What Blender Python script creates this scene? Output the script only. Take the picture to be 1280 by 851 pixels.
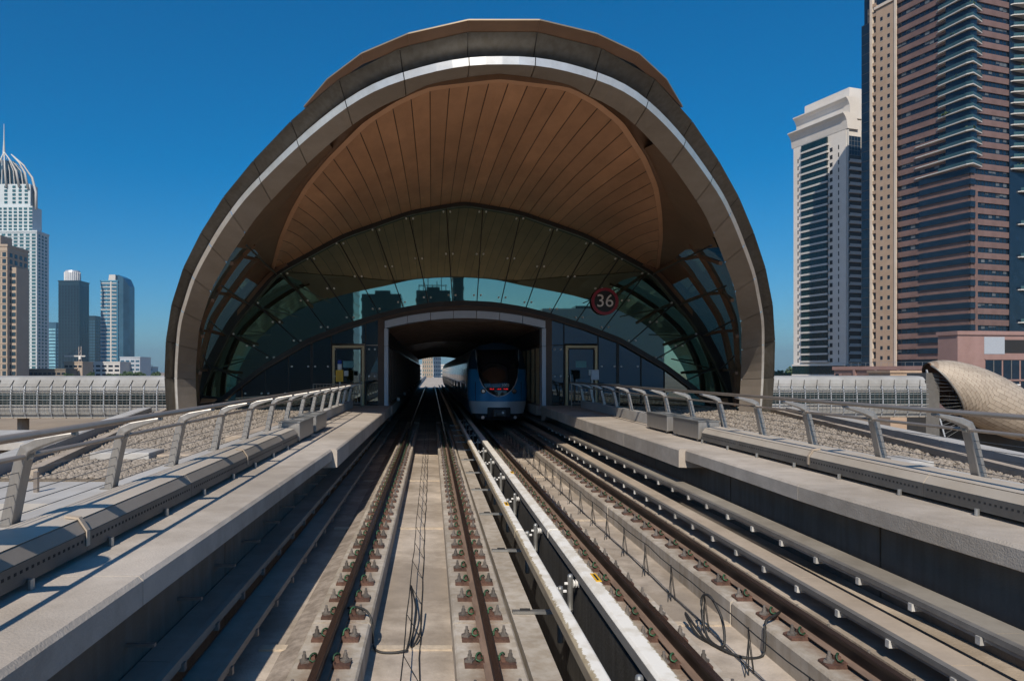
import bpy, bmesh, math, random
import numpy as np
from mathutils import Vector, Matrix

for o in list(bpy.data.objects):
    bpy.data.objects.remove(o, do_unlink=True)
scene = bpy.context.scene
COL = scene.collection
random.seed(7)
RNG = np.random.default_rng(11)
R = math.radians

# ------------------------------------------------------------------ camera, sky, sun, exposure
F_PX, VX, VY, EYE = 896.0, 539.3, 464.0, 2.36      # pixels on a 1280 px wide frame, rail top is z = 0
cam_d = bpy.data.cameras.new('camera')
cam = bpy.data.objects.new('camera', cam_d); COL.objects.link(cam)
cam.location = (0, 0, EYE); cam.rotation_euler = (R(90), 0, 0)
cam_d.sensor_width = 36.0; cam_d.lens = F_PX / 1280 * 36
cam_d.shift_x = (640 - VX) / 1280; cam_d.shift_y = (VY - 425.5) / 1280
cam_d.clip_start = 0.1; cam_d.clip_end = 20000
scene.camera = cam

SUN = Vector((0.255, 1.10, -1.0)).normalized()       # direction the light travels
el = math.asin(-SUN.z); az = math.atan2(-SUN.x, -SUN.y)
world = bpy.data.worlds.new('World'); scene.world = world; world.use_nodes = True
wn = world.node_tree.nodes; wl = world.node_tree.links
for n in list(wn): wn.remove(n)
sky = wn.new('ShaderNodeTexSky'); sky.sky_type = 'NISHITA'; sky.sun_disc = False
sky.sun_elevation = el; sky.sun_rotation = az; sky.altitude = 0
sky.air_density = 1.0; sky.dust_density = 0.5; sky.ozone_density = 4.0
hs = wn.new('ShaderNodeHueSaturation'); hs.inputs['Saturation'].default_value = 1.30; hs.inputs['Hue'].default_value = 0.5
hs.inputs['Value'].default_value = 1.0
bg = wn.new('ShaderNodeBackground'); bg.inputs['Strength'].default_value = 0.09
wo = wn.new('ShaderNodeOutputWorld')
tint = wn.new('ShaderNodeMix'); tint.data_type = 'RGBA'; tint.blend_type = 'MULTIPLY'; tint.inputs[0].default_value = 1; tint.inputs[7].default_value = (.80, 1.14, 1.38, 1)
gm = wn.new('ShaderNodeGamma'); gm.inputs[1].default_value = 0.85          # one even grade of the whole sky: deep polarised blue
wl.new(sky.outputs[0], gm.inputs[0]); wl.new(gm.outputs[0], tint.inputs[6]); wl.new(tint.outputs[2], hs.inputs['Color']); wl.new(hs.outputs[0], bg.inputs['Color']); wl.new(bg.outputs[0], wo.inputs['Surface'])
sl = bpy.data.lights.new('sun', 'SUN'); sl.energy = 5.0; sl.angle = R(0.5); sl.color = (1.0, 0.90, 0.76)
so = bpy.data.objects.new('sun', sl); COL.objects.link(so)
so.rotation_euler = SUN.to_track_quat('-Z', 'Y').to_euler(); so.location = (-20, -100, 100)
vs = scene.view_settings
vs.view_transform = 'Standard'; vs.look = 'None'; vs.exposure = 0.0; vs.gamma = 1.0; vs.use_curve_mapping = False
scene.render.engine = 'CYCLES'
scene.cycles.max_bounces = 8; scene.cycles.transparent_max_bounces = 16

# ------------------------------------------------------------------ helpers
def wp(px, py, Y): return Vector(((px - VX) / F_PX * Y, Y, EYE - (py - VY) / F_PX * Y))

class MB:
    def __init__(s): s.v = []; s.f = []
    def quad(s, *p):
        b = len(s.v); s.v += [tuple(q) for q in p]; s.f.append(tuple(range(b, b + len(p)))); return s
    def box(s, x0, x1, y0, y1, z0, z1):
        b = len(s.v)
        s.v += [(x0,y0,z0),(x1,y0,z0),(x1,y1,z0),(x0,y1,z0),(x0,y0,z1),(x1,y0,z1),(x1,y1,z1),(x0,y1,z1)]
        s.f += [tuple(b+i for i in f) for f in ((0,3,2,1),(4,5,6,7),(0,1,5,4),(1,2,6,5),(2,3,7,6),(3,0,4,7))]; return s
    def loft(s, secs, cap=True, close=True):
        b = len(s.v); n = len(secs[0])
        for sec in secs: s.v += [tuple(p) for p in sec]
        for k in range(len(secs) - 1):
            for i in range(n if close else n - 1):
                j = (i + 1) % n
                s.f.append((b+k*n+i, b+k*n+j, b+(k+1)*n+j, b+(k+1)*n+i))
        if cap and close:
            s.f.append(tuple(b + i for i in range(n))[::-1]); s.f.append(tuple(b + (len(secs)-1)*n + i for i in range(n)))
        return s
    def prism(s, prof, y0, y1):          # (x, z) outline pushed along Y
        return s.loft([[(x, y0, z) for x, z in prof], [(x, y1, z) for x, z in prof]])
    def prismz(s, poly, z0, z1):
        return s.loft([[(x, y, z0) for x, y in poly], [(x, y, z1) for x, y in poly]])
    def tube(s, path, r, n=8, cap=True, up=None):
        path = [Vector(p) for p in path]; secs = []
        rr = r if isinstance(r, (list, tuple)) else [r] * len(path)
        for i, p in enumerate(path):
            t = (path[min(i+1, len(path)-1)] - path[max(i-1, 0)]).normalized()
            u = Vector(up) if up else (Vector((0,0,1)) if abs(t.z) < 0.9 else Vector((0,1,0)))
            a = t.cross(u).normalized(); c = a.cross(t).normalized()
            secs.append([p + (a*math.cos(2*math.pi*(k+.5)/n) + c*math.sin(2*math.pi*(k+.5)/n)) * rr[i] for k in range(n)])
        return s.loft(secs, cap)
    def bar(s, p0, p1, w, h):            # rectangular bar between two points
        p0 = Vector(p0); p1 = Vector(p1); t = (p1-p0).normalized()
        u = Vector((0,0,1)) if abs(t.z) < 0.95 else Vector((0,1,0))
        a = t.cross(u).normalized()*w/2; c = a.cross(t).normalized()*h/2
        return s.loft([[q-a-c, q+a-c, q+a+c, q-a+c] for q in (p0, p1)])
    def grid(s, rows):
        b = len(s.v); m = len(rows[0])
        for r_ in rows: s.v += [tuple(p) for p in r_]
        for i in range(len(rows)-1):
            for j in range(m-1):
                s.f.append((b+i*m+j, b+i*m+j+1, b+(i+1)*m+j+1, b+(i+1)*m+j))
        return s
    def mesh(s, name, mat=None, smooth=False):
        me = bpy.data.meshes.new(name); me.from_pydata(s.v, [], s.f)
        bm = bmesh.new(); bm.from_mesh(me); bmesh.ops.recalc_face_normals(bm, faces=bm.faces); bm.to_mesh(me); bm.free()
        if mat: me.materials.append(mat)
        if smooth:
            for p in me.polygons: p.use_smooth = True
        me.update(); return me
    def build(s, name, mat, parent=None, smooth=False, kind=None):
        return link(s.mesh(name, mat, smooth), name, parent, kind=kind)

def link(me, name, parent=None, loc=None, kind=None):
    o = bpy.data.objects.new(name, me); COL.objects.link(o)
    if parent: o.parent = parent
    if loc is not None: o.location = loc
    if kind: o['kind'] = kind
    return o
def bevel(o, w=0.015, seg=2):
    m = o.modifiers.new('bevel', 'BEVEL'); m.width = w; m.segments = seg; m.limit_method = 'ANGLE'; m.angle_limit = R(35); return o
def solid(o, t, off=0):
    m = o.modifiers.new('solid', 'SOLIDIFY'); m.thickness = t; m.offset = off; return o
def tag(o, label, cat, group=None):
    o['label'] = label; o['category'] = cat
    if group: o['group'] = group
    return o
def thing(name, label, cat, loc=(0,0,0), rz=0, group=None):
    o = bpy.data.objects.new(name, None); COL.objects.link(o); o.location = loc; o.rotation_euler = (0,0,rz)
    o.empty_display_size = 0.3
    return tag(o, label, cat, group)
def struct(name, o=None):
    if o is None:
        o = bpy.data.objects.new(name, None); COL.objects.link(o)
    o['kind'] = 'structure'; return o
def text_mesh(txt, size, depth, name, mat, align='CENTER'):
    c = bpy.data.curves.new(name, 'FONT'); c.body = txt; c.size = size; c.extrude = depth
    c.align_x = align; c.align_y = 'CENTER'
    t = bpy.data.objects.new(name, c); COL.objects.link(t)
    dg = bpy.context.evaluated_depsgraph_get()
    me = bpy.data.meshes.new_from_object(t.evaluated_get(dg)); bpy.data.objects.remove(t, do_unlink=True)
    me.materials.clear(); me.materials.append(mat); return me

# ------------------------------------------------------------------ materials
def nodes(name):
    m = bpy.data.materials.new(name); m.use_nodes = True
    nt = m.node_tree; return m, nt, nt.nodes['Principled BSDF']
def mat(name, col, rough=0.6, metal=0.0, var=0.15, scale=3.0, bump=0.0, bscale=40.0, stretch=(1,1,1), col2=None, detail=6, spec=None, streak=0.0, patch=0.0, objvar=0.0):
    """base colour broken up by noise: patches, streaks and fine grain; bump for relief"""
    m, nt, p = nodes(name); N = nt.nodes; L = nt.links
    tc = N.new('ShaderNodeTexCoord'); mp = N.new('ShaderNodeMapping'); mp.inputs['Scale'].default_value = stretch
    L.new(tc.outputs['Object'], mp.inputs['Vector'])
    n1 = N.new('ShaderNodeTexNoise'); n1.inputs['Scale'].default_value = scale; n1.inputs['Detail'].default_value = detail; n1.inputs['Roughness'].default_value = 0.65
    L.new(mp.outputs[0], n1.inputs['Vector'])
    rp = N.new('ShaderNodeValToRGB')
    c2 = col2 if col2 else tuple(min(1, c*(1+var)) for c in col)
    c1 = tuple(c*(1-var) for c in col)
    rp.color_ramp.elements[0].position = 0.3; rp.color_ramp.elements[1].position = 0.7
    rp.color_ramp.elements[0].color = (*c1, 1); rp.color_ramp.elements[1].color = (*c2, 1)
    L.new(n1.outputs['Fac'], rp.inputs['Fac']); out = rp.outputs[0]
    if patch:
        n2 = N.new('ShaderNodeTexNoise'); n2.inputs['Scale'].default_value = scale*0.23; n2.inputs['Detail'].default_value = 9; n2.inputs['Roughness'].default_value = 0.7
        L.new(mp.outputs[0], n2.inputs['Vector'])
        r2 = N.new('ShaderNodeValToRGB'); r2.color_ramp.elements[0].position = 0.42; r2.color_ramp.elements[1].position = 0.62
        v = 1 - patch; r2.color_ramp.elements[0].color = (v, v*0.97, v*0.93, 1); r2.color_ramp.elements[1].color = (1,1,1,1)
        L.new(n2.outputs['Fac'], r2.inputs['Fac'])
        mx = N.new('ShaderNodeMix'); mx.data_type = 'RGBA'; mx.blend_type = 'MULTIPLY'; mx.inputs[0].default_value = 1
        L.new(out, mx.inputs[6]); L.new(r2.outputs[0], mx.inputs[7]); out = mx.outputs[2]
    if streak:
        mp2 = N.new('ShaderNodeMapping'); mp2.inputs['Scale'].default_value = (9, 9, 0.7); L.new(tc.outputs['Object'], mp2.inputs['Vector'])
        n3 = N.new('ShaderNodeTexNoise'); n3.inputs['Scale'].default_value = 1.0; n3.inputs['Detail'].default_value = 8; L.new(mp2.outputs[0], n3.inputs['Vector'])
        r3 = N.new('ShaderNodeValToRGB'); r3.color_ramp.elements[0].position = 0.38; r3.color_ramp.elements[1].position = 0.6
        v = 1 - streak; r3.color_ramp.elements[0].color = (v, v*0.96, v*0.9, 1); r3.color_ramp.elements[1].color = (1,1,1,1)
        L.new(n3.outputs['Fac'], r3.inputs['Fac'])
        mx = N.new('ShaderNodeMix'); mx.data_type = 'RGBA'; mx.blend_type = 'MULTIPLY'; mx.inputs[0].default_value = 1
        L.new(out, mx.inputs[6]); L.new(r3.outputs[0], mx.inputs[7]); out = mx.outputs[2]
    if objvar:                      # pieces of one batch differ a little from each other
        oi = N.new('ShaderNodeObjectInfo'); mr = N.new('ShaderNodeMapRange'); mr.inputs[3].default_value = 1-objvar; mr.inputs[4].default_value = 1+objvar*.6
        L.new(oi.outputs['Random'], mr.inputs[0])
        mx = N.new('ShaderNodeMix'); mx.data_type = 'RGBA'; mx.blend_type = 'MULTIPLY'; mx.inputs[0].default_value = 1
        L.new(out, mx.inputs[6]); L.new(mr.outputs[0], mx.inputs[7]); out = mx.outputs[2]
    L.new(out, p.inputs['Base Color'])
    p.inputs['Roughness'].default_value = rough; p.inputs['Metallic'].default_value = metal
    if spec is not None: p.inputs['Specular IOR Level'].default_value = spec
    if bump:
        nb = N.new('ShaderNodeTexNoise'); nb.inputs['Scale'].default_value = bscale; nb.inputs['Detail'].default_value = 5; L.new(mp.outputs[0], nb.inputs['Vector'])
        b = N.new('ShaderNodeBump'); b.inputs['Strength'].default_value = bump; b.inputs['Distance'].default_value = 0.02
        L.new(nb.outputs['Fac'], b.inputs['Height']); L.new(b.outputs[0], p.inputs['Normal'])
    return m
def emit(name, col, st):
    m, nt, p = nodes(name); p.inputs['Base Color'].default_value = (*col, 1)
    p.inputs['Emission Color'].default_value = (*col, 1); p.inputs['Emission Strength'].default_value = st; return m
def glass(name, tint, refl, amount, rough=0.015):
    """coated glazing: tinted see-through plus a tinted mirror coat"""
    m, nt, p = nodes(name); N = nt.nodes; L = nt.links; N.remove(p)
    t = N.new('ShaderNodeBsdfTransparent'); t.inputs[0].default_value = (*tint, 1)
    g = N.new('ShaderNodeBsdfGlossy'); g.inputs[0].default_value = (*refl, 1); g.inputs['Roughness'].default_value = rough
    lw = N.new('ShaderNodeLayerWeight'); lw.inputs[0].default_value = 0.35
    mr = N.new('ShaderNodeMapRange'); mr.inputs[3].default_value = amount; mr.inputs[4].default_value = min(1, amount+0.45)
    mx = N.new('ShaderNodeMixShader'); L.new(lw.outputs['Fresnel'], mr.inputs[0]); L.new(mr.outputs[0], mx.inputs[0])
    L.new(t.outputs[0], mx.inputs[1]); L.new(g.outputs[0], mx.inputs[2])
    L.new(mx.outputs[0], N['Material Output'].inputs[0]); return m

M = {}
M['conc'] = mat('concrete_walkway', (.47,.42,.37), .85, var=.12, scale=2.2, bump=.3, bscale=60, patch=.26, objvar=.06)
M['conc_track'] = mat('concrete_track', (.50,.43,.36), .88, var=.16, scale=2.5, bump=.4, bscale=45, patch=.42)
M['plinth'] = mat('concrete_plinth', (.50,.45,.39), .85, var=.09, scale=3, bump=.3, bscale=50, patch=.26, streak=.18, objvar=.06)
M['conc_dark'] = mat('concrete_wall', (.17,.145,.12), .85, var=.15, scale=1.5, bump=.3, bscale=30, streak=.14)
M['conc_side'] = mat('concrete_fascia', (.36,.32,.28), .85, var=.08, scale=2, bump=.2, bscale=50, streak=.12)
M['seam'] = mat('mortar_seam', (.47,.39,.30), .9, var=.2, scale=9, bump=.5)
M['gap'] = mat('dark_void', (.02,.02,.022), .9, var=.2)
M['rail_side'] = mat('rusty_rail', (.036,.021,.015), .55, .2, var=.35, scale=14, stretch=(1,.15,1))
M['rail_top'] = mat('worn_rail_head', (.055,.034,.026), .24, .3, var=.3, scale=10, stretch=(4,.2,1))
M['rail_foot'] = mat('rust_foot', (.21,.145,.11), .7, .1, var=.3, scale=14, stretch=(1,.15,1))
M['plate'] = mat('rusty_plate', (.105,.055,.040), .75, .1, var=.4, scale=22, bump=.3, bscale=90, objvar=.3)
M['clip'] = mat('green_clip', (.025,.085,.04), .5, .0, var=.4, scale=40, objvar=.45)
M['bolt'] = mat('zinc_bolt', (.20,.18,.165), .55, .4, var=.25, scale=40, objvar=.35)
M['galv'] = mat('galvanised_steel', (.42,.43,.43), .42, .75, var=.15, scale=7, patch=.15)
M['galv_d'] = mat('galvanised_tray', (.27,.26,.25), .5, .45, var=.18, scale=4, patch=.2)
M['duct'] = mat('duct_top', (.50,.445,.38), .6, .1, var=.06, scale=2, patch=.12)
M['duct_shaded'] = mat('duct_shoulder', (.33,.29,.25), .6, .1, var=.06, scale=2, patch=.12)  # duct metal darkened where the left shoulder turns from the sun
M['duct_g'] = mat('duct_shaded_metal', (.13,.125,.12), .55, .2, var=.12, scale=4, patch=.15)  # shade on the duct's side face is put into this dark tone
M['steel'] = mat('stainless_steel', (.36,.345,.33), .42, .7, var=.1, scale=6, stretch=(6,6,.4))
M['handrail'] = mat('handrail_steel', (.36,.31,.27), .38, .7, var=.1, scale=5)
M['wire'] = mat('black_cable', (.02,.02,.02), .6, var=.3, scale=20)
M['white'] = mat('white_plastic', (.72,.71,.69), .5, var=.05, scale=8)
M['yellow'] = mat('yellow_paint', (.75,.42,.02), .45, var=.08, scale=10)
M['fascia'] = mat('ring_fascia_metal', (.135,.127,.115), .48, .25, var=.12, scale=1.2, patch=.22, streak=.2, objvar=.16)
M['bevel'] = mat('ring_inner_metal', (.29,.255,.225), .55, .1, var=.08, scale=1.5, patch=.18, objvar=.10)
M['silver'] = mat('polished_edge', (.72,.715,.70), .3, .5, var=.08, scale=3, patch=.15)
M['soffit'] = mat('copper_soffit', (.53,.285,.16), .52, .0, var=.12, scale=1.3, patch=.22, stretch=(1,.3,1), objvar=.13)
M['lip'] = mat('copper_lip', (.52,.29,.17), .5, .0, var=.08, scale=2)
M['beam'] = mat('brown_beam', (.17,.095,.055), .6, .0, var=.15, scale=3)
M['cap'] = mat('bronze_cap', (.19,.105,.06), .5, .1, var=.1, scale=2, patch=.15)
M['roof'] = mat('champagne_roof', (.34,.27,.19), .4, .5, var=.08, scale=2)
M['dark'] = mat('dark_frame', (.028,.026,.025), .5, .2, var=.2)
M['brown'] = mat('brown_frame', (.09,.055,.038), .5, .1, var=.15)
M['trim'] = mat('portal_trim', (.42,.45,.50), .4, .2, var=.05, scale=3)
M['goldframe'] = mat('champagne_door_frame', (.48,.37,.21), .42, .4, var=.1, scale=6)
M['glass'] = glass('facade_glass', (.022,.018,.012), (.70,.94,.76), .36)
M['glass_side'] = glass('shell_side_glass', (.05,.085,.09), (.22,.33,.33), .16, .08)
def frost(m, col, fac):
    nt = m.node_tree; N = nt.nodes; L = nt.links; out = N['Material Output']; src = out.inputs[0].links[0].from_socket
    t = N.new('ShaderNodeBsdfTranslucent'); t.inputs[0].default_value = (*col, 1); x = N.new('ShaderNodeMixShader'); x.inputs[0].default_value = fac
    L.new(src, x.inputs[1]); L.new(t.outputs[0], x.inputs[2]); L.new(x.outputs[0], out.inputs[0])
frost(M['glass_side'], (.30,.38,.34), .06)
M['glass_low'] = glass('lobby_glass', (.08,.10,.11), (.45,.58,.62), .36)
M['tunnel'] = mat('tunnel_panel', (.17,.105,.07), .25, .2, var=.2, scale=2)
M['pebble'] = mat('gravel_stone', (.26,.225,.19), .9, var=.55, scale=9)
M['pebble_base'] = mat('gravel_base', (.17,.14,.11), .95, var=.4, scale=14, bump=.6, bscale=60)
M['deckslab'] = mat('pale_deck_slab', (.44,.43,.42), .8, var=.08, scale=1.5, patch=.2)
M['sand'] = mat('sandy_ground', (.36,.28,.20), .95, var=.2, scale=.05, patch=.3)

def worn_white(name, x_left, x_right):
    m, nt, p = nodes(name); N = nt.nodes; L = nt.links
    tc = N.new('ShaderNodeTexCoord'); sp = N.new('ShaderNodeSeparateXYZ'); L.new(tc.outputs['Object'], sp.inputs[0])
    nz = N.new('ShaderNodeTexNoise'); nz.inputs['Scale'].default_value = 19; nz.inputs['Detail'].default_value = 9; nz.inputs['Roughness'].default_value = .7
    L.new(tc.outputs['Object'], nz.inputs['Vector'])
    mp = N.new('ShaderNodeMath'); mp.operation = 'MULTIPLY_ADD'; mp.inputs[1].default_value = 0.12; mp.inputs[2].default_value = -0.06
    L.new(nz.outputs['Fac'], mp.inputs[0])
    ad = N.new('ShaderNodeMath'); ad.operation = 'ADD'; L.new(sp.outputs[0], ad.inputs[0]); L.new(mp.outputs[0], ad.inputs[1])
    mr = N.new('ShaderNodeMapRange'); mr.inputs[1].default_value = x_left; mr.inputs[2].default_value = x_right; L.new(ad.outputs[0], mr.inputs[0])
    cr = N.new('ShaderNodeValToRGB'); cr.color_ramp.elements[0].position = .47; cr.color_ramp.elements[1].position = .53
    cr.color_ramp.elements[0].color = (.42,.35,.24,1); cr.color_ramp.elements[1].color = (.80,.77,.71,1)
    L.new(mr.outputs[0], cr.inputs[0])
    n2 = N.new('ShaderNodeTexNoise'); n2.inputs['Scale'].default_value = 5; n2.inputs['Detail'].default_value = 8; L.new(tc.outputs['Object'], n2.inputs['Vector'])
    r2 = N.new('ShaderNodeValToRGB'); r2.color_ramp.elements[0].position = .36; r2.color_ramp.elements[0].color = (.82,.79,.74,1); r2.color_ramp.elements[1].position = .55; r2.color_ramp.elements[1].color = (1,1,1,1)
    L.new(n2.outputs['Fac'], r2.inputs[0])
    mx = N.new('ShaderNodeMix'); mx.data_type = 'RGBA'; mx.blend_type = 'MULTIPLY'; mx.inputs[0].default_value = 1
    L.new(cr.outputs[0], mx.inputs[6]); L.new(r2.outputs[0], mx.inputs[7]); L.new(mx.outputs[2], p.inputs['Base Color'])
    p.inputs['Roughness'].default_value = .6
    return m

# ------------------------------------------------------------------ ground and deck
g = struct('ground', MB().quad((-6000,-4000,-8),(6000,-4000,-8),(6000,9000,-8),(-6000,9000,-8)).build('ground', M['sand']))

CX = 1.36                      # line between the two tracks
ZF, ZP = -.47, -.20            # trough floor, plinth top
RAILS = [-.919, .516, 2.207, 3.642]
Y0, Y1 = -4.0, 118.0
bed = struct('track_bed', MB().box(-2.42, .84, Y0, Y1, -1.2, ZF).build('track_bed', M['conc_track']))
bed2 = struct('track_bed', MB().box(1.70, 5.12, Y0, Y1, -1.2, ZF).build('track_bed', M['conc_track']))
MB().box(.86, 1.105, Y0, Y1, -1.2, -.24).build('cable_ledge', M['plinth'], bed)
MB().box(1.64, 1.695, Y0, Y1, -2.0, -.02).build('upstand', mat('shaded_upstand', (.055,.052,.048), .85, var=.25, scale=2, bump=.3, bscale=30, streak=.35), bed2)  # darkness of the gap is put into the upstand's colour
MB().box(.7, 2.0, Y0, Y1, -2.2, -2.05).build('gap_shade_plate', M['gap'], bed)  # black plate standing for the unlit depth of the open gap
# plinths: one piece between two joints, shared mesh
SEG = 5.6
pl = MB().prism([(-.30,ZF),(.30,ZF),(.30,ZP-.02),(.28,ZP),(-.28,ZP),(-.30,ZP-.02)], 0, SEG-.035).mesh('plinth', M['plinth'])
for i, x in enumerate(RAILS):
    for k in range(-1, 6):
        link(pl, 'plinth', bed if i < 2 else bed2, (x, 1.72+k*SEG + (.7 if i > 1 else 0), 0))
    MB().box(x-.29, x+.29, 1.72+6*SEG+.8, Y1, ZF, ZP).build('plinth', M['plinth'], bed if i < 2 else bed2)
for xa, xb, b in ((-.61,.21,bed), (2.52,3.33,bed2)):
    for k in range(0, 6):
        y = 1.72+k*SEG + (.7 if b is bed2 else 0)
        o = MB().prism([(xa,ZF),(xb,ZF),(xb,ZF+.018),(xa,ZF+.018)], y-.06, y+.05).build('floor_joint', M['seam'], b)
for k in range(0, 6):
    MB().prism([(-1.75,ZF),(-1.225,ZF),(-1.225,ZF+.02),(-1.75,ZF+.02)], 1.65+k*SEG, 1.78+k*SEG).build('floor_joint', M['seam'], bed)
# dirt strewn ledge left of the first plinth
MB().prism([(-1.52,ZF),(-1.222,ZF),(-1.222,ZF+.10),(-1.42,ZF+.045)], Y0, 40).build('grout_ledge', mat('stained_grout', (.36,.31,.27), .9, var=.25, scale=10, bump=.5, patch=.4), bed)
# side walls under the walkways, cast in bays
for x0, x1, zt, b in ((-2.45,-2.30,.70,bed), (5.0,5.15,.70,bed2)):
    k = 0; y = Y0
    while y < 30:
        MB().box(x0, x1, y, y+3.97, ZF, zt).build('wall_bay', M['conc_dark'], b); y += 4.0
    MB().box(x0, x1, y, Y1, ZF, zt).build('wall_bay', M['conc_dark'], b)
# brackets under the left walkway
br = MB().box(-2.30,-2.08, -.02,.02, .29,.315).mesh('wall_bracket', M['galv_d'])
for k in range(14): link(br, 'wall_bracket', bed, (0, 3.2+k*1.1, 0))

# ------------------------------------------------------------------ walkways
ZW = .96
def interp(tab, y): return float(np.interp(y, [t[0] for t in tab], [t[1] for t in tab]))
LN = [(-4,-2.09),(3.3,-2.0),(5,-1.97),(12.9,-1.79)]; LF = [(12.9,-1.70),(28.2,-1.60),(40,-1.6)]
RN = [(-4,4.88),(4,4.76),(5.7,4.73),(7,4.63),(8.7,4.55),(12.9,4.57)]; RF = [(12.9,4.46),(28.2,4.40),(40,4.4)]
def walkway(inner_n, inner_f, outer, label):
    w = struct('walkway')
    sgn = 1 if outer < 0 else -1            # towards the tracks
    ys = [-4, .9, 4.9, 8.9, 12.9]
    for a, b in zip(ys[:-1], ys[1:]):
        secs = []
        for y in np.linspace(a+.006, b-.006, 5):
            xi = interp(inner_n, y)
            secs.append([(outer,y,ZW),(xi-sgn*.03,y,ZW),(xi,y,ZW-.03),(xi,y,ZW-.20),(xi-sgn*.05,y,ZW-.22),(outer,y,ZW-.22)])
        MB().loft(secs).build('slab', M['conc'], w)
    ys = [12.92, 16.6, 20.3, 24.0, 27.4]
    for a, b in zip(ys[:-1], ys[1:]):
        secs = []
        for y in np.linspace(a+.006, b-.006, 3):
            xi = interp(inner_f, y)
            secs.append([(outer,y,ZW),(xi-sgn*.025,y,ZW),(xi,y,ZW-.025),(xi,y,ZW-.33),(xi-sgn*.25,y,ZW-.34),(outer,y,ZW-.34)])
        MB().loft(secs).build('slab', M['conc'], w)
    # bevelled end block running into the portal
    secs = []
    for y, d in ((27.41,.33),(27.9,.50),(29.1,.62)):
        xi = interp(inner_f, y) - sgn*(.06 if y > 28 else 0)
        secs.append([(outer,y,ZW+.012*(y>28)),(xi,y,ZW+.012*(y>28)),(xi,y,ZW-d),(outer,y,ZW-d)])
    MB().loft(secs).build('end_block', M['conc_side'], w)
    return w
wL = walkway(LN, LF, -3.24, ''); wR = walkway(RN, RF, 5.96, '')

# ------------------------------------------------------------------ running rails with fastenings
rail_prof = [(-.07,-.165),(.07,-.165),(.07,-.155),(.012,-.135),(.010,-.045),(.034,-.035),(.035,-.008),(.028,0),(-.028,0),(-.035,-.008),(-.034,-.035),(-.010,-.045),(-.012,-.135),(-.07,-.155)]
def rail_mesh():
    me = MB().prism(rail_prof, Y0, Y1).mesh('rail_bar', M['rail_side']); me.materials.append(M['rail_top']); me.materials.append(M['rail_foot'])
    for p in me.polygons:
        if p.normal.z > .8 and p.center.z > -.01: p.material_index = 1
        if p.normal.z > .8 and p.center.z < -.1: p.material_index = 2
    return me
plate_me = MB().prism([(-.225,0),(.225,0),(.225,.022),(.19,.034),(.10,.034),(.092,.05),(-.092,.05),(-.10,.034),(-.19,.034),(-.225,.022)], -.085, .085).mesh('base_plate', M['plate'])
cp = [(.062,-.05,.02),(.075,-.05,.055)] + [(.105+.03*math.cos(a), -.05+.10*t, .060+.038*math.sin(a)) for t, a in [(i/9, R(200-220*i/9)) for i in range(10)]] + [(.10,.055,.03),(.065,.03,.04)]
clip_me = MB().tube(cp, .0105, 6).mesh('clip', M['clip'], True)
bolt = MB().tube([(0,0,.02),(0,0,.034)], .028, 10); bolt.tube([(0,0,.034),(0,0,.066)], .021, 6); bolt.tube([(0,0,.066),(0,0,.098)], [.013,.012], 8); bolt.box(-.035,.035,-.035,.035,.0,.022)
bolt_me = bolt.mesh('bolt', M['bolt'])
shoulder = MB().prism([(.075,0),(.135,0),(.125,.045),(.085,.06)], -.03, .03).mesh('shoulder', M['plate'])
def rust_dust(m, width, col):
    nt = m.node_tree; N = nt.nodes; L = nt.links; p = N['Principled BSDF']; src = p.inputs['Base Color'].links[0].from_socket
    tc = N.new('ShaderNodeTexCoord'); sp = N.new('ShaderNodeSeparateXYZ'); L.new(tc.outputs['Object'], sp.inputs[0])
    ab = N.new('ShaderNodeMath'); ab.operation = 'ABSOLUTE'; L.new(sp.outputs[0], ab.inputs[0])
    nz = N.new('ShaderNodeTexNoise'); nz.inputs['Scale'].default_value = 7; nz.inputs['Detail'].default_value = 9; nz.inputs['Roughness'].default_value = .7; L.new(tc.outputs['Object'], nz.inputs['Vector'])
    ma = N.new('ShaderNodeMath'); ma.operation = 'MULTIPLY_ADD'; ma.inputs[1].default_value = .30; ma.inputs[2].default_value = -.15; L.new(nz.outputs['Fac'], ma.inputs[0])
    ad = N.new('ShaderNodeMath'); L.new(ab.outputs[0], ad.inputs[0]); L.new(ma.outputs[0], ad.inputs[1])
    mr = N.new('ShaderNodeMapRange'); mr.inputs[1].default_value = width; mr.inputs[2].default_value = width*.3; mr.inputs[3].default_value = 0; mr.inputs[4].default_value = .75; L.new(ad.outputs[0], mr.inputs[0])
    mx_ = N.new('ShaderNodeMix'); mx_.data_type = 'RGBA'; L.new(mr.outputs[0], mx_.inputs[0]); L.new(src, mx_.inputs[6]); mx_.inputs[7].default_value = (*col, 1)
    L.new(mx_.outputs[2], p.inputs['Base Color'])
rust_dust(M['plinth'], .20, (.20,.13,.09))
rl = ['rusty steel rail nearest the left walkway, left rail of the empty track',
      'right rail of the empty track, beside the concrete cable ledge',
      'left rail of the track the train stands on, beside the worn white conductor cover',
      'right rail of the track the train stands on, beside the cable trays']
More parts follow.
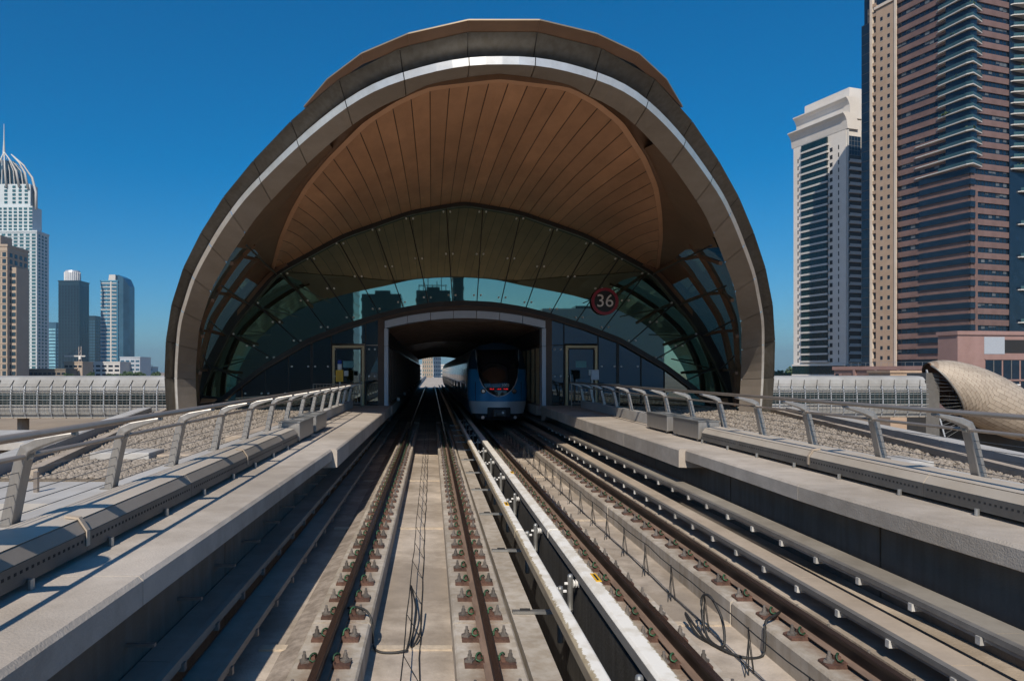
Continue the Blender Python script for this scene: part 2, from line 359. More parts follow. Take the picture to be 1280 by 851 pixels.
for i, x in enumerate(RAILS):
    t = thing('running_rail', rl[i], 'rail', (x, 0, 0), 0, 'running rails of the two tracks')
    link(rail_mesh(), 'rail_bar', t)
    for k in range(-4, 41):
        y = 6.26 + k*.6
        jit = RNG.normal(0, .012, 2)
        bp = link(plate_me, 'base_plate', t, (jit[0]*.4, y+jit[1], -.20))
        far = y > 20
        for s in (1, -1):
            c = link(clip_me, 'clip', bp, (s*.016,0,.026)); c.scale = (.82,.9,.80); c.rotation_euler = (0,0,0 if s > 0 else math.pi)
            b = link(bolt_me, 'bolt', bp, (s*.178, s*.01+RNG.normal(0,.004), .030)); b.rotation_euler = (0,0,RNG.uniform(0,3))
            if not far: link(shoulder, 'shoulder', bp, (0,0,.03)).rotation_euler = (0,0,0 if s > 0 else math.pi)

# ------------------------------------------------------------------ conductor rail covers
M['flank'] = mat('cover_flank_grey', (.27,.25,.225), .7, .0, var=.15, scale=6, patch=.25, stretch=(1,.2,1))
M['flank_y'] = mat('cover_flank_yellowed', (.36,.30,.22), .7, .0, var=.15, scale=6, patch=.3, stretch=(1,.2,1))
def flank(o, side=1):
    o.data.materials.append(M['flank'] if side > 0 else M['flank_y'])
    for p in o.data.polygons:
        if abs(p.normal.x) > .9: p.material_index = 1
def conductor(xa, xb, label, yl, side):
    t = thing('conductor_rail', label, 'conductor rail', (0,0,0), 0, 'white covered conductor rails between the tracks')
    mt = worn_white('worn_white_cover', xa-.02, xa+.075) if side < 0 else worn_white('worn_white_cover', xb+.02, xb-.07)
    m_ = (xa+xb)/2; c = .035
    prof = [(xa,.035),(xa,.135),(xa+c*.8,.16),(xb-c*.5,.16),(xb,.145),(xb,.035),(xb-.02,.035),(xb-.02,.12),(xa+.02,.12),(xa+.02,.035)]
    y = Y0
    while y < 36:
        o = MB().prism(prof, y, y+6.96).build('cover', mt, t); flank(o, side); bevel(o, .008, 2); y += 7.0
    flank(MB().prism(prof, y, Y1).build('cover', mt, t), side)
    MB().prism([(m_-.03,-.02),(m_+.03,-.02),(m_+.03,.09),(m_-.03,.09)], Y0, Y1).build('conductor_bar', M['galv_d'], t)
    for y in yl:
        o = MB().box(m_-.03 + (.02 if side<0 else .05), m_+.03 + (.02 if side<0 else .05), y-.15, y+.15, .1605, .1665).build('warning_label', M['yellow'], t)
        MB().box(m_-.012+(.02 if side<0 else .05), m_+.012+(.02 if side<0 else .05), y-.11, y+.11, .1666, .168).build('label_print', M['wire'], o)
    # joint clamp plates with small bolts on the crown
    xo = 1.545 if side > 0 else 1.385
    for k in range(-1, 12):
        y = 5.05 + k*2.65 + (.28 if side > 0 else 0)
        zt_ = .10 if side > 0 else .05
        b = MB(); b.tube([(xo,y,-.55 if side<0 else -.32), (xo,y,zt_-.02), (xo,y,zt_), (xo,y,zt_+.01)], [.033,.033,.026,.012], 10)
        post = b.build('bracket_post', M['galv'], t); bevel(post, .006)
        ins = MB()
        d = 1 if side > 0 else -1
        for q in range(5):
            ins.tube([(xo+d*(.03+q*.014),y,0),(xo+d*(.039+q*.014),y,0)], .045 if q % 2 == 0 else .03, 10)
        ins.build('insulator', M['white'], post)
        MB().tube([(xo-d*.065,y,.0),(xo-d*.025,y,.0)], .016, 6).build('bolt', M['white'], post)
        if side > 0:
            MB().bar((xo,y,-.29),(1.385,y-.28,-.29), .07, .03).build('bracket_arm', M['galv'], t)
        else:
            MB().box(.87, 1.36, y-.035, y+.035, -.236, -.205).build('bracket_bar', M['galv'], t)
            MB().box(.95, 1.06, y-.012, y+.012, -.204, -.185).build('bar_slot', M['gap'], t)
    return t
conductor(1.16, 1.29, 'worn white conductor rail cover with yellowed left edge beside the empty track', (11.9,), -1)
conductor(1.62, 1.79, 'white conductor rail cover carrying a yellow label beside the train track', (7.65, 15.6), 1)

# ------------------------------------------------------------------ cable trays
def tray(xa, xb, z, depth, label, faceleft, side_in, mt, ymax=40, gap=.8, ph=5.65):
    """covered tray; xa is the rim nearest the tracks"""
    t = thing('cable_tray', label, 'cable tray', (0,0,0), 0, 'covered cable trays beside the tracks')
    s = 1 if xb > xa else -1
    y = Y0
    while y < ymax:
        L_ = 2.4
        cvr = MB().prism([(xa+s*.03,z),(xb,z+.005),(xb,z+.02),(xa+s*.03,z+.015)], y, y+L_-.012).build('cover', mt, t)
        y += L_
    rimm = M['galv_d'] if s > 0 else mt
    rim = MB().prism([(xa,z-depth),(xa+s*.012,z-depth),(xa+s*.012,z+.02),(xa+s*.05,z+.02),(xa+s*.05,z+.028),(xa-s*.012,z+.028),(xa-s*.012,z-.02),(xa,z-.03)], Y0, ymax).build('rim', rimm, t)
    bk = MB().box(min(xa-s*.02,xa+s*.10), max(xa-s*.02,xa+s*.10), -.015, .015, z-depth-.04, z-depth).box(min(xa-s*.026,xa+s*.02), max(xa-s*.026,xa+s*.02), -.026, .026, z-depth-.035, z-depth+.03).mesh('rim_clamp', M['clampw'] if s > 0 else M['galv_d'])
    k = 0
    while ph-1.6+k*gap < min(ymax, 27):
        link(bk, 'rim_clamp', t, (0, ph-1.6+k*gap, 0)); k += 1
    MB().box(min(xb,xb-s*.02), max(xb,xb-s*.02), Y0, ymax, z-depth, z).build('back_channel', M['galv_d'], t)
    return t
M['clampw'] = mat('clamp_zinc', (.52,.51,.49), .5, .2, var=.15, scale=20, objvar=.3)
M['traycover_tan'] = mat('tray_cover_tan', (.43,.36,.29), .8, var=.12, scale=2, patch=.25)
M['traycover_grey'] = mat('tray_cover_grey', (.30,.275,.24), .7, .1, var=.12, scale=2, patch=.25)
tray(3.985, 4.30, .05, .05, 'lower cable tray with tan cover and white clamps beside the right hand rail', True, 1, M['traycover_tan'], ph=6.27, gap=.78)
tray(4.33, 4.66, .30, .055, 'upper grey cable tray with white clamps under the right walkway', True, 1, M['traycover_grey'], ph=5.65, gap=.8)
MB().box(3.95, 5.0, Y0, Y1, -.46, -.16).build('service_bench', M['conc_track'], bed2)
tray(-1.74, -2.02, -.16, .06, 'lower dark cable tray beside the left plinth, in the walkway shade', False, 1, M['traycover_grey'], ph=6.0, gap=.9)
tray(-1.98, -2.28, .08, .06, 'upper dark cable tray tucked under the left walkway edge', False, 1, M['traycover_grey'], ph=6.4, gap=.9)

# ------------------------------------------------------------------ track circuit wires on stands
def wireline(xu, xl, label, ph, legs=True):
    t = thing('wire_loop', label, 'cable', (0,0,0), 0, 'wire loops on stands between the rails')
    zt, zb = -.02, ZF+.02
    if not legs: zt = -.22
    for x, z, nm in ((xu, zt, 'wire'), (xl, zb, 'wire')):
        pts = []
        y = 1.0
        while y < 40:
            pts.append((x + RNG.normal(0,.006), y, z + (0 if z < -.1 else -.012*(1+math.sin(y*4.3))))); y += .55
        MB().tube(pts, .0065, 5).build(nm, M['wire'], t)
    for k in range(26):
        y = ph + k*1.08
        b = MB(); b.tube([(xu if legs else xl,y,zb-.015),(xu,y,zt)], .007 if legs else .0045, 5); (b.tube([(xu-.05,y-.04,zb-.015),(xu,y,zt-.1)], .005, 4), b.tube([(xu+.06,y+.03,zb-.015),(xu,y,zt-.1)], .005, 4)) if legs else None
        if legs: b.tube([(xu,y,zt),(xl,y+.04,zb)], .004, 4)
        b.build('stand', M['wire'], t)
    return t
wireline(-.255, -.115, 'pair of black wires on thin stands along the middle of the empty track', 2.2, False)
wireline(2.95, 3.02, 'black wires on thin stands along the middle of the train track', 2.35)
def cable(pts, r, label, mt=None, n=8):
    # smooth the path
    P = [Vector(p) for p in pts]; out = []
    for i in range(len(P)-1):
        p0 = P[max(i-1,0)]; p1 = P[i]; p2 = P[i+1]; p3 = P[min(i+2,len(P)-1)]
        for k in range(6):
            t = k/6
            out.append(.5*((2*p1)+(p2-p0)*t+(2*p0-5*p1+4*p2-p3)*t*t+(3*p1-p0-3*p2+p3)*t**3))
    out.append(P[-1])
    o = MB().tube(out, r, n).build('loose_cable', mt or M['wire'], None, True)
    return tag(o, label, 'cable', 'loose black cables on the track bed')
cable([(-.88,7.55,-.13),(-.80,7.5,-.10),(-.66,7.4,-.12),(-.60,7.32,-.24),(-.59,7.28,-.42),(-.52,7.2,-.455),(-.38,7.18,-.455),(-.25,7.2,-.44)], .013, 'black cable dropping from the left rail fastening over the plinth edge to the floor')
cable([(-.25,7.2,-.44),(-.22,7.6,-.40),(-.22,8.2,-.30),(-.25,8.7,-.24),(-.21,8.5,-.3),(-.17,8.0,-.36),(-.21,7.3,-.44),(-.12,7.6,-.4),(-.11,8.2,-.3)], .010, 'tangled black cable loops between the wires of the empty track')
cable([(3.62,7.45,-.14),(3.5,7.3,-.12),(3.36,7.2,-.15),(3.325,7.15,-.30),(3.28,7.1,-.45),(3.1,7.05,-.455),(2.95,7.2,-.44),(2.88,7.5,-.40),(2.90,7.7,-.1),(2.95,7.6,-.02),(3.0,7.4,-.2),(2.95,7.25,-.42),(2.86,7.5,-.43),(2.80,7.9,-.3),(2.83,7.6,-.44),(2.98,7.2,-.45)], .014, 'coiled black cable hanging over the right plinth edge by the train track')

# ------------------------------------------------------------------ cable ducts, junction boxes and railings along the walkways
def mx(x, side): return x if side < 0 else 2*CX - x
def duct(side, label, y_end):
    t = thing('cable_duct', label, 'cable duct', (0,0,0), 0, 'metal cable ducts along the walkways')
    f = lambda pr: [(mx(x, side), z) for x, z in pr]
    y = -4.0; n = 0
    while y < y_end-.3:
        b = min(y+2.35, y_end)
        body = MB().prism(f([(-2.60,1.01),(-2.60,1.155),(-2.66,1.235),(-2.97,1.262),(-3.0,1.262),(-3.0,1.01)]), y, b-.008)
        o = body.build('duct_body', M['duct'], t); bevel(o, .006)
        side_p = MB().prism(f([(-2.592,1.008),(-2.592,1.150),(-2.602,1.150),(-2.602,1.008)]), y, b-.008).build('perforated_plate', M['duct_g'], t)
        top = MB().prism(f([(-2.665,1.240),(-2.955,1.266),(-2.955,1.274),(-2.655,1.248)]), y+.004, b-.012).build('duct_lid', M['duct'], t)
        bev = MB().prism(f([(-2.594,1.156),(-2.655,1.240),(-2.662,1.235),(-2.602,1.152)]), y+.002, b-.01).build('duct_shoulder', M['duct_shaded'] if side < 0 else M['duct'], t)
        hb = MB(); yy = y+.08
        while yy < b-.08:
            for z in (1.085,):
                x = mx(-2.5912, side); hb.box(x-.0012, x+.0012, yy, yy+.026, z, z+.02)
            yy += .066
        hb.build('perforation', M['gap'], side_p, kind='stuff')
        for yf in (y+.35, y+1.55):
            if yf < b: MB().tube([(mx(-2.57,side),yf,.962),(mx(-2.57,side),yf,1.03)], .022, 8).build('duct_foot', M['galv'], t)
        if n % 2 == 1 and b < y_end:
            MB().prism(f([(-2.588,1.05),(-2.588,1.16),(-2.65,1.25),(-2.75,1.262),(-2.75,1.278),(-2.644,1.266),(-2.58,1.168),(-2.58,1.05)]), b-.03, b+.02).build('joint_strap', M['traycover_tan'], t)
        y += 2.35; n += 1
    bk = MB().prism(f([(-3.01,.97),(-3.01,1.235),(-3.22,1.235),(-3.22,.97)]), -4, 27.5).build('rear_kerb', M['deckslab'], t)
    return t
duct(-1, 'grey cable duct with perforated side on the left walkway', 13.9)
duct(1, 'tan cable duct with perforated side on the right walkway', 14.1)
def jbox(side, y0, y1, z1, label):
    t = thing('junction_box', label, 'junction box', (mx(-2.78, side), y0, ZW), 0, 'metal junction boxes at the ends of the ducts')
    w = .21; L_ = y1-y0; h = z1-ZW
    bevel(MB().box(-w, w, 0, L_, .05, h).build('cabinet', M['steel'], t), .012)
    MB().box(-w-.015, w+.015, -.015, L_+.015, h, h+.015).build('lid', M['galv'], t)
    for yy in (.1, L_-.14):
        for s in (-1, 1): MB().box(s*w*.8-.02, s*w*.8+.02, yy, yy+.04, 0, .05).build('foot', M['galv_d'], t)
    MB().box(-w*.7, w*.7, L_*.5-.01, L_*.5+.01, h+.0155, h+.022).build('lid_seam', M['galv_d'], t)
jbox(-1, 14.0, 15.6, 1.36, 'nearer of two steel boxes at the end of the left duct')
jbox(-1, 16.0, 17.6, 1.36, 'farther of two steel boxes at the end of the left duct')
jbox(1, 14.2, 15.7, 1.36, 'nearer of two steel boxes at the end of the right duct')
jbox(1, 16.1, 17.6, 1.36, 'farther of two steel boxes at the end of the right duct')

def railing(side, ys, label):
    t = thing('railing', label, 'railing', (0,0,0), 0, 'steel railings along the walkways')
    f = lambda x: mx(x, side)
    b = MB()
    w = .05
    pth = [(-3.09,1.225,.055),(-3.03,1.52,.052),(-2.985,1.72,.05),(-2.95,1.80,.05),(-2.87,1.838,.045),(-2.72,1.878,.030),(-2.60,1.905,.018)]
    secs = []
    for i, (x, z, hw) in enumerate(pth):
        a = pth[max(i-1,0)]; c = pth[min(i+1,len(pth)-1)]
        tx, tz = c[0]-a[0], c[1]-a[1]; l = math.hypot(tx, tz); nx, nz = -tz/l*hw*.8, tx/l*hw*.8
        wy = .062 - .02*max(0, (i-3)/3)
        secs.append([(f(x+nx),-wy,z+nz),(f(x-nx),-wy,z-nz),(f(x-nx),wy,z-nz),(f(x+nx),wy,z+nz)])
    post = MB().loft(secs).mesh('post', M['steel'])
    foot = MB().box(f(-3.09)-.07, f(-3.09)+.07, -.08, .08, 1.2355, 1.25).mesh('foot_plate', M['galv_d'])
    pinc = MB().tube([(f(-2.60),0,1.89),(f(-2.60),0,1.925)], .014, 6).mesh('rail_pin', M['steel'])
    ring_ = MB().tube([(f(-2.955),-.03,1.742),(f(-2.955),.03,1.742)], .033, 10).mesh('mid_rail_collar', M['galv'])
    for y in ys:
        p = link(post, 'post', t, (0,y,0)); bevel(p, .01)
        link(foot, 'foot_plate', p); link(pinc, 'rail_pin', p); link(ring_, 'mid_rail_collar', p)
    y0, y1 = ys[0]-1.0, ys[-1]+.1
    MB().tube([(f(-2.60),y0,1.945),(f(-2.60),y1,1.945)], .027, 12).build('handrail', M['handrail'], t, True)
    MB().tube([(f(-2.955),y0,1.742),(f(-2.955),y1,1.742)], .019, 10).build('mid_rail', M['handrail'], t, True)
    for k in range(5):
        z = 1.30+k*.082; x = -3.075 + (z-1.225)*.21
        MB().tube([(f(x),y0,z),(f(x),y1,z)], .004, 4).build('tension_wire', M['galv_d'], t)
    return t
railing(-1, [1.95+1.65*k for k in range(16)], 'steel railing with leaning posts along the left walkway')
railing(1, [1.0+1.65*k for k in range(17)], 'steel railing with leaning posts along the right walkway')
# round sign on the left railing, before the picture's edge: its shadow lies on the walkway
t = thing('trackside_sign', 'round sign on a post by the left railing, seen by its shadow on the walkway', 'sign', (-3.04, 3.5, 1.235))
MB().tube([(0,0,0),(0,0,1.15)], .022, 8).build('post', M['galv'], t)
MB().tube([(0,-.03,1.28),(0,-.045,1.28)], .26, 28, up=(0,0,1)).build('disc', M['white'], t)

# end guards by the doors
def guard(side, label):
    x0 = mx(-4.62, side); x1 = mx(-2.75, side)
    t = thing('guard_rail', label, 'guard rail', (0, 28.0, 0), 0, 'low barred guard rails before the station doors')
    a, b = min(x0,x1), max(x0,x1)
    for z in (1.86, 1.10): MB().tube([(a,0,z),(b,0,z)], .022, 8).build('rail', M['handrail'], t)
    for x in (a, (a+b)/2, b): MB().tube([(x,0,ZW),(x,0,1.86)], .022, 8).build('post', M['handrail'], t)
    for k in range(1, 14): MB().tube([(a+(b-a)*k/14,0,1.10),(a+(b-a)*k/14,0,1.86)], .009, 5).build('bar', M['handrail'], t)
guard(-1, 'low barred guard rail before the left station door'); guard(1, 'low barred guard rail before the right station door')
t = thing('emergency_phone', 'yellow emergency phone box on a post at the left door', 'phone', (-3.52, 27.6, ZW))
MB().tube([(0,0,0),(0,0,1.05)], .045, 10).build('post', M['galv'], t)
bevel(MB().box(-.14,.14,-.20,-.04,1.0,1.45).build('phone_box', M['yellow'], t), .02)
MB().box(-.10,.10,-.206,-.201,1.06,1.38).build('front_panel', mat('yellow_panel', (.62,.33,.02), .4), t)
MB().tube([(0,-.1,1.45),(0,-.1,1.68)], .085, 12).build('beacon_base', M['white'], t, True)
MB().tube([(0,-.1,1.68),(0,-.1,1.80),(0,-.1,1.84)], [.09,.085,.03], 12).build('beacon', mat('blue_lens', (.02,.06,.30), .15), t, True)
MB().box(.17,.33,-.12,-.02,1.22,1.42).build('handset_box', M['galv'], t)
t = thing('control_box', 'grey control box on a post at the right door', 'control box', (6.28, 27.6, ZW))
MB().tube([(-.1,0,0),(-.1,0,1.15)], .05, 10).build('post', M['galv'], t)
bevel(MB().box(-.16,.14,-.14,.02,1.07,1.46).build('cabinet', M['trim'], t), .015)
MB().box(-.235,-.165,-.1,0,1.25,1.46).build('side_unit', M['galv'], t)

# ------------------------------------------------------------------ flat roof decks with gravel outside the railings
def deck(side, y0, label):
    pts = [(-3.24,y0),(mx(0,-1)-6.05,y0),(-10.2,26.2),(-10.2,29.2),(-3.24,29.2)]
    if y0 < 8: pts[1] = (-4.9, y0)
    pts = [(mx(x, side), y) for x, y in pts]
    d = struct('roof_deck', MB().prismz(pts, .25, .86).build('roof_deck', M['pebble_base']))
    # edge beam
    a, b = Vector((*pts[1],0)), Vector((*pts[2],0))
    dirv = (b-a).normalized(); nrm = Vector((-dirv.y, dirv.x, 0))*(1 if side < 0 else -1)
    L_ = (b-a).length; n = 5
    for k in range(n):
        p = a+dirv*(L_*k/n+.01); q = a+dirv*(L_*(k+1)/n-.01)
        sec = lambda c: [c+nrm*.02+Vector((0,0,.1)), c+nrm*.50+Vector((0,0,.1)), c+nrm*.50+Vector((0,0,1.02)), c+nrm*.06+Vector((0,0,1.06)), c+nrm*.02+Vector((0,0,1.04))]
        MB().loft([sec(p), sec(q)]).build('edge_beam', M['deckslab'], d)
        sec2 = lambda c: [c-nrm*.55+Vector((0,0,.88)), c-nrm*.40+Vector((0,0,.88)), c-nrm*.40+Vector((0,0,1.0)), c-nrm*.55+Vector((0,0,1.0))]
        MB().loft([sec2(p), sec2(q)]).build('inner_kerb', M['traycover_tan'], d)
    # pebbles
    n = 21000
    v0 = np.array([(1,0,0),(-1,0,0),(0,1,0),(0,-1,0),(0,0,1),(0,0,-1)], float)
    fc = np.array([(0,2,4),(2,1,4),(1,3,4),(3,0,4),(2,0,5),(1,2,5),(3,1,5),(0,3,5)])
    ys = y0+.1 + (28.9-y0)*RNG.random(n)**1.25
    xo = np.interp(ys, [y0, 26.2, 29.2], [abs(pts[1][0]-CX), 11.56, 11.56])
    xs = 4.62 + (xo-4.65)*RNG.random(n)
    X = CX + side*xs
    sc = .017+.035*RNG.random(n)**2+.03*(RNG.random(n) > .97)
    vv = np.zeros((n, 6, 3))
    ang = RNG.uniform(0, 6.28, n)
    for i in range(6):
        r_ = sc*RNG.uniform(.75, 1.3, n)
        x, y, z = v0[i]
        vv[:, i, 0] = X + (x*np.cos(ang)-y*np.sin(ang))*r_*1.15
        vv[:, i, 1] = ys + (x*np.sin(ang)+y*np.cos(ang))*r_
        vv[:, i, 2] = .868 + z*r_*.7 + RNG.uniform(-.005,.012,n)
    me = bpy.data.meshes.new('gravel')
    faces = (fc[None] + (np.arange(n)*6)[:, None, None]).reshape(-1, 3)
    me.vertices.add(n*6); me.vertices.foreach_set('co', vv.reshape(-1))
    me.loops.add(faces.size); me.loops.foreach_set('vertex_index', faces.reshape(-1))
    me.polygons.add(len(faces)); me.polygons.foreach_set('loop_start', np.arange(0, faces.size, 3)); me.polygons.foreach_set('loop_total', np.full(len(faces), 3))
    me.update(calc_edges=True); me.validate(); me.materials.append(M['pebble'])
    o = link(me, 'gravel'); o['kind'] = 'stuff'; o['label'] = label; o['category'] = 'gravel'
    return d
dL = deck(-1, 9.9, 'loose tan gravel on the roof deck left of the tracks')
dR = deck(1, 5.5, 'loose tan gravel on the roof deck right of the tracks')
MB().box(-7.6,-3.24,8.25,9.88,.3,.84).build('apron_slab', M['deckslab'], dL)
for k, y in enumerate((5.3,6.1,6.9,7.55)):
    MB().box(-8.0,-3.24,y,y+.48,.35,.66).build('cross_beam', M['traycover_tan'], dL)
MB().box(-5.0,-4.95,9.0,9.05,.84,1.1).build('marker_post', M['handrail'], dL)
def slab(x, y, w, l, h, label, rz=0, m='deckslab', z=.87):
    o = bevel(MB().box(-w/2,w/2,-l/2,l/2,0,h).build('access_slab', M[m]), .015); o.location = (x,y,z); o.rotation_euler[2] = rz
    # lifting lugs and joint as shape of its own
    return tag(o, label, 'slab', 'pale slabs lying on the gravel')
slab(-5.25, 12.4, 1.0, .7, .12, 'thick pale slab on the left gravel behind the second post')
slab(-4.55, 12.6, 1.1, .45, .05, 'thin tan board on the left gravel beside the pale slab', .1, 'traycover_tan')
slab(-3.9, 18.5, .5, 7.0, .14, 'long tan kerb stone lying along the left gravel', -.05, 'traycover_tan')
slab(7.15, 11.3, 1.0, .8, .12, 'pale slab with raised box on the right gravel')
slab(6.5, 11.2, .9, .5, .05, 'flat grey board on the right gravel beside the pale slab', -.1, 'galv_d')
slab(6.55, 18.0, .5, 7.0, .14, 'long tan kerb stone lying along the right gravel', .06, 'traycover_tan')

# ------------------------------------------------------------------ station: shell edge ring
st = thing('metro_station', 'arched metro station with bronze hood, curved glass front and track portal', 'station', (CX, 29.3, ZW))
SO = Vector((CX, 29.3, ZW))
class SB(MB):                       # mesh builder in coordinates relative to the station's foot
    def mesh(s, name, mat=None, smooth=False):
        s.v = [(x-SO.x, y-SO.y, z-SO.z) for x, y, z in s.v]; return MB.mesh(s, name, mat, smooth)
rx = [0,.86,1.8,2.55,3.27,4.1,5.3,6.64,7.8,8.46,9.4,10.4,10.9,10.98,10.93]
rh = [6.50,6.48,6.37,6.25,6.08,5.80,5.43,4.97,4.40,3.92,3.15,1.75,.26,-.45,-1.55]
ry = [13.65,13.7,14.0,14.3,14.85,15.65,17.2,19.0,20.7,21.6,22.95,24.5,25.6,25.8,25.9]
fx = [0,2.2,5.0,7.8,9.58,10.4,11.0,11.1]; fh = [6.97,6.6,5.62,4.09,1.93,.36,-1.0,-1.45]
def smooth_curve(cols, wt=(1,1), n=400, k=31):
    c = np.array(cols, float).T                       # mirror for symmetry at the crown
    full = np.vstack([c[::-1]*np.array([-1]+[1]*(c.shape[1]-1)), c[1:]])
    d = np.r_[0, np.cumsum(np.hypot(np.diff(full[:,0])*wt[0], np.diff(full[:,1])*wt[1]))]
    s = np.linspace(0, d[-1], 2*n+1)
    out = np.stack([np.interp(s, d, full[:,j]) for j in range(c.shape[1])], 1)
    w = np.hanning(2*k+1); w /= w.sum()
    pad = np.vstack([2*out[0]-out[k:0:-1], out, 2*out[-1]-out[-2:-k-2:-1]])
    return np.stack([np.convolve(pad[:,j], w, 'valid') for j in range(c.shape[1])], 1)
RC = smooth_curve([rx, rh, ry], k=26); FC = smooth_curve([fx, fh], k=20)
def at(curve, u):
    s = (u+1)/2*(len(curve)-1); i = int(min(max(s,0), len(curve)-2)); t = s-i
    return curve[i]*(1-t)+curve[i+1]*t
def lerp3(a, b, c, u): return a+(b-a)*u*2 if u < .5 else b+(c-b)*(u-.5)*2
def ringpt(u):
    p = at(RC, u); d = at(RC, min(u+.02,1))-at(RC, max(u-.02,-1))
    l = math.hypot(d[0], d[1]); n = np.array([d[1], -d[0]])/l           # inward (down at the crown)
    if n[1] > 0 and abs(u) < .5: n = -n
    if abs(u) >= .5 and n[0]*p[0] > 0: n = -n
    U = abs(u)
    a, b = lerp3(.32,.26,.20,U), lerp3(.41,.40,.38,U)
    sw = lerp3(.155,.14,.07,U); c, e = lerp3(.08,.56,.58,U), lerp3(.30,.36,.42,U)
    def P(q, y): return Vector((CX+q[0], y, EYE+q[1]))
    x0 = p[:2]; x1 = x0+n*a; xs_ = x1+n*.15; x2 = xs_+n*sw; x3 = x1+n*(sw+c)
    return P(x0,p[2]), P(x1,p[2]+b), P(x2,p[2]+.05), P(x3,p[2]+b+e), Vector((n[0],0,n[1])), P(xs_,p[2]+.05)
def facpt(u, k=1.0, dz=0, y=29.3):
    q = at(FC, u); return Vector((CX+q[0]*k, y, EYE+q[1]*1.0+dz*(1-abs(u))))
NP = 11
joints = [-1+2*k/(2*NP+1) for k in range(2*NP+2)]
for a, b in zip(joints[:-1], joints[1:]):
    g_ = .0006
    A = ringpt(a+g_); B = ringpt(b-g_)
    out = lambda P: P[0]-P[4]*.02+Vector((0,.35,0))
    o = SB().quad(A[0],B[0],B[1],A[1]).quad(A[0],B[0],out(B),out(A)).build('ring_fascia_panel', M['fascia'], st)
    mids = [ringpt(a+g_+(b-a-2*g_)*k/4) for k in range(5)]
    o = SB().grid([[m[1] for m in mids],[m[5] for m in mids],[m[2] for m in mids]]).build('ring_edge_strip', M['silver'], st)
    o = SB().grid([[m[2] for m in mids],[m[3] for m in mids]]).build('ring_inner_panel', M['bevel'], st)
# dark backing just behind the joints
bk = SB(); P_ = [ringpt(u) for u in joints]
off = lambda p, i: p[i]+Vector((0,.03,0))-p[4]*.015
bk.grid([[off(p,0)+p[4]*.03 for p in P_],[off(p,1)+Vector((0,.02,0)) for p in P_]]); bk.build('ring_backing', M['dark'], st)
P_ = [ringpt(-1+2*k/92) for k in range(93)]
SB().grid([[p[2]-p[4]*.05+Vector((0,.09,0)) for p in P_],[p[3]-p[4]*.06+Vector((0,.02,0)) for p in P_]]).build('ring_backing', M['bevel'], st)
# cap: bronze visor lip projecting over the crown of the ring
def uofx(x):
    i = int(np.argmin(np.abs(RC[:,0]-x))); return i/(len(RC)-1)*2-1
cu = [uofx(x) for x in (-4.15,-3.5,-2.72,-1.8)]+[-joints[NP+1],joints[NP+1]]+[uofx(x) for x in (1.8,2.72,3.5,4.15)]
ch = [0,.04,.055,.06,.06,.06,.06,.055,.04,0]; cf = [.0,.20,.28,.30,.30,.30,.30,.28,.20,.0]
cpts = []
for u, h_, f_ in zip(cu, ch, cf):
    p = ringpt(u); cpts.append((p[0]+Vector((0,.02,.004)), p[0]-p[4]*(h_+.02)+Vector((0,-f_,0)), p[0]-p[4]*(h_+.045)+Vector((0,-f_,0)), p[0]-p[4]*(h_+.15)+Vector((0,1.6,.15))))
for i in range(len(cpts)-1):
    A, B = cpts[i], cpts[i+1]; e = .003
    l = lambda q, t: q
    SB().quad(A[0],B[0],B[1].lerp(A[1],e),A[1].lerp(B[1],e)).build('cap_underside', M['cap'], st)
    SB().quad(A[1],B[1],B[2],A[2]).quad(A[2],B[2],B[3],A[3]).build('cap_panel', M['roof'], st)
# roof skin
def back(u, y, k=1.06, dz=.75):
    q = at(FC, u); return Vector((CX+q[0]*k, y, EYE+q[1]+dz*(1-abs(u)**2)))
rows = []
for v in (0,.33,.66,1):
    rows.append([(ringpt(u)[0]+Vector((0,.35,0))-ringpt(u)[4]*.02).lerp(back(u,31), v) + Vector((0,0,.35*math.sin(math.pi*v))) for u in np.linspace(-.5,.5,41)])
SB().grid(rows).build('roof_shell', M['roof'], st, True)
SB().grid([[back(u,31) for u in np.linspace(-1,1,61)],[back(u,117) for u in np.linspace(-1,1,61)]]).build('roof_shell', M['roof'], st, True)
SB().grid([[back(u,31) for u in np.linspace(-1,1,61)],[facpt(u,1.0,0,29.45) for u in np.linspace(-1,1,61)]]).build('roof_return', M['dark'], st, True)

# side lining: glass between ring and glass front, with brown ribs
def lining(u, v):
    a = ringpt(u); p = a[3].lerp(facpt(u,1.012), v); return p - a[4]*(.55*math.sin(math.pi*v)*min(1,(1-abs(u))*4))
for s in (-1, 1):
    ul = [.26,.34,.42,.49,.555,.615,.67,.725,.78,.835,.89,.945,1.0]
    for i in range(len(ul)-1):
        for j in range(3):
            v0, v1 = j/3, (j+1)/3; a, b = s*ul[i], s*ul[i+1]
            brown = ul[i+1] <= .50 or (ul[i] < .56 and j == 2)
            gg = .004
            rows = [[lining(a+(b-a)*x, v0+(v1-v0)*y) for x in (0,.5,1)] for y in (0,.5,1)]
            SB().grid(rows).build('lining_panel' if brown else 'side_pane', M['cap'] if brown else M['glass_side'], st, True)
    for v, r_ in ((.345,.13),(.68,.13),(.97,.10)):
        SB().tube([lining(s*u, v)+ringpt(s*u)[4]*.12 for u in np.linspace(.515,.99,22)], r_, 4).build('arch_rib', M['beam'], st)
    for u in ul[4:-1:2]:
        SB().tube([lining(s*u, v)+ringpt(s*u)[4]*.16 for v in (.0,.33,.66,.98)], .075, 4).build('cross_strut', M['beam'], st)
    for i in range(3, len(ul)-2, 2):
        SB().tube([lining(s*ul[i],.0)+ringpt(s*ul[i])[4]*.25, lining(s*ul[i+1],.98)+ringpt(s*ul[i+1])[4]*.25], .03, 5).build('tie_rod', M['dark'], st)

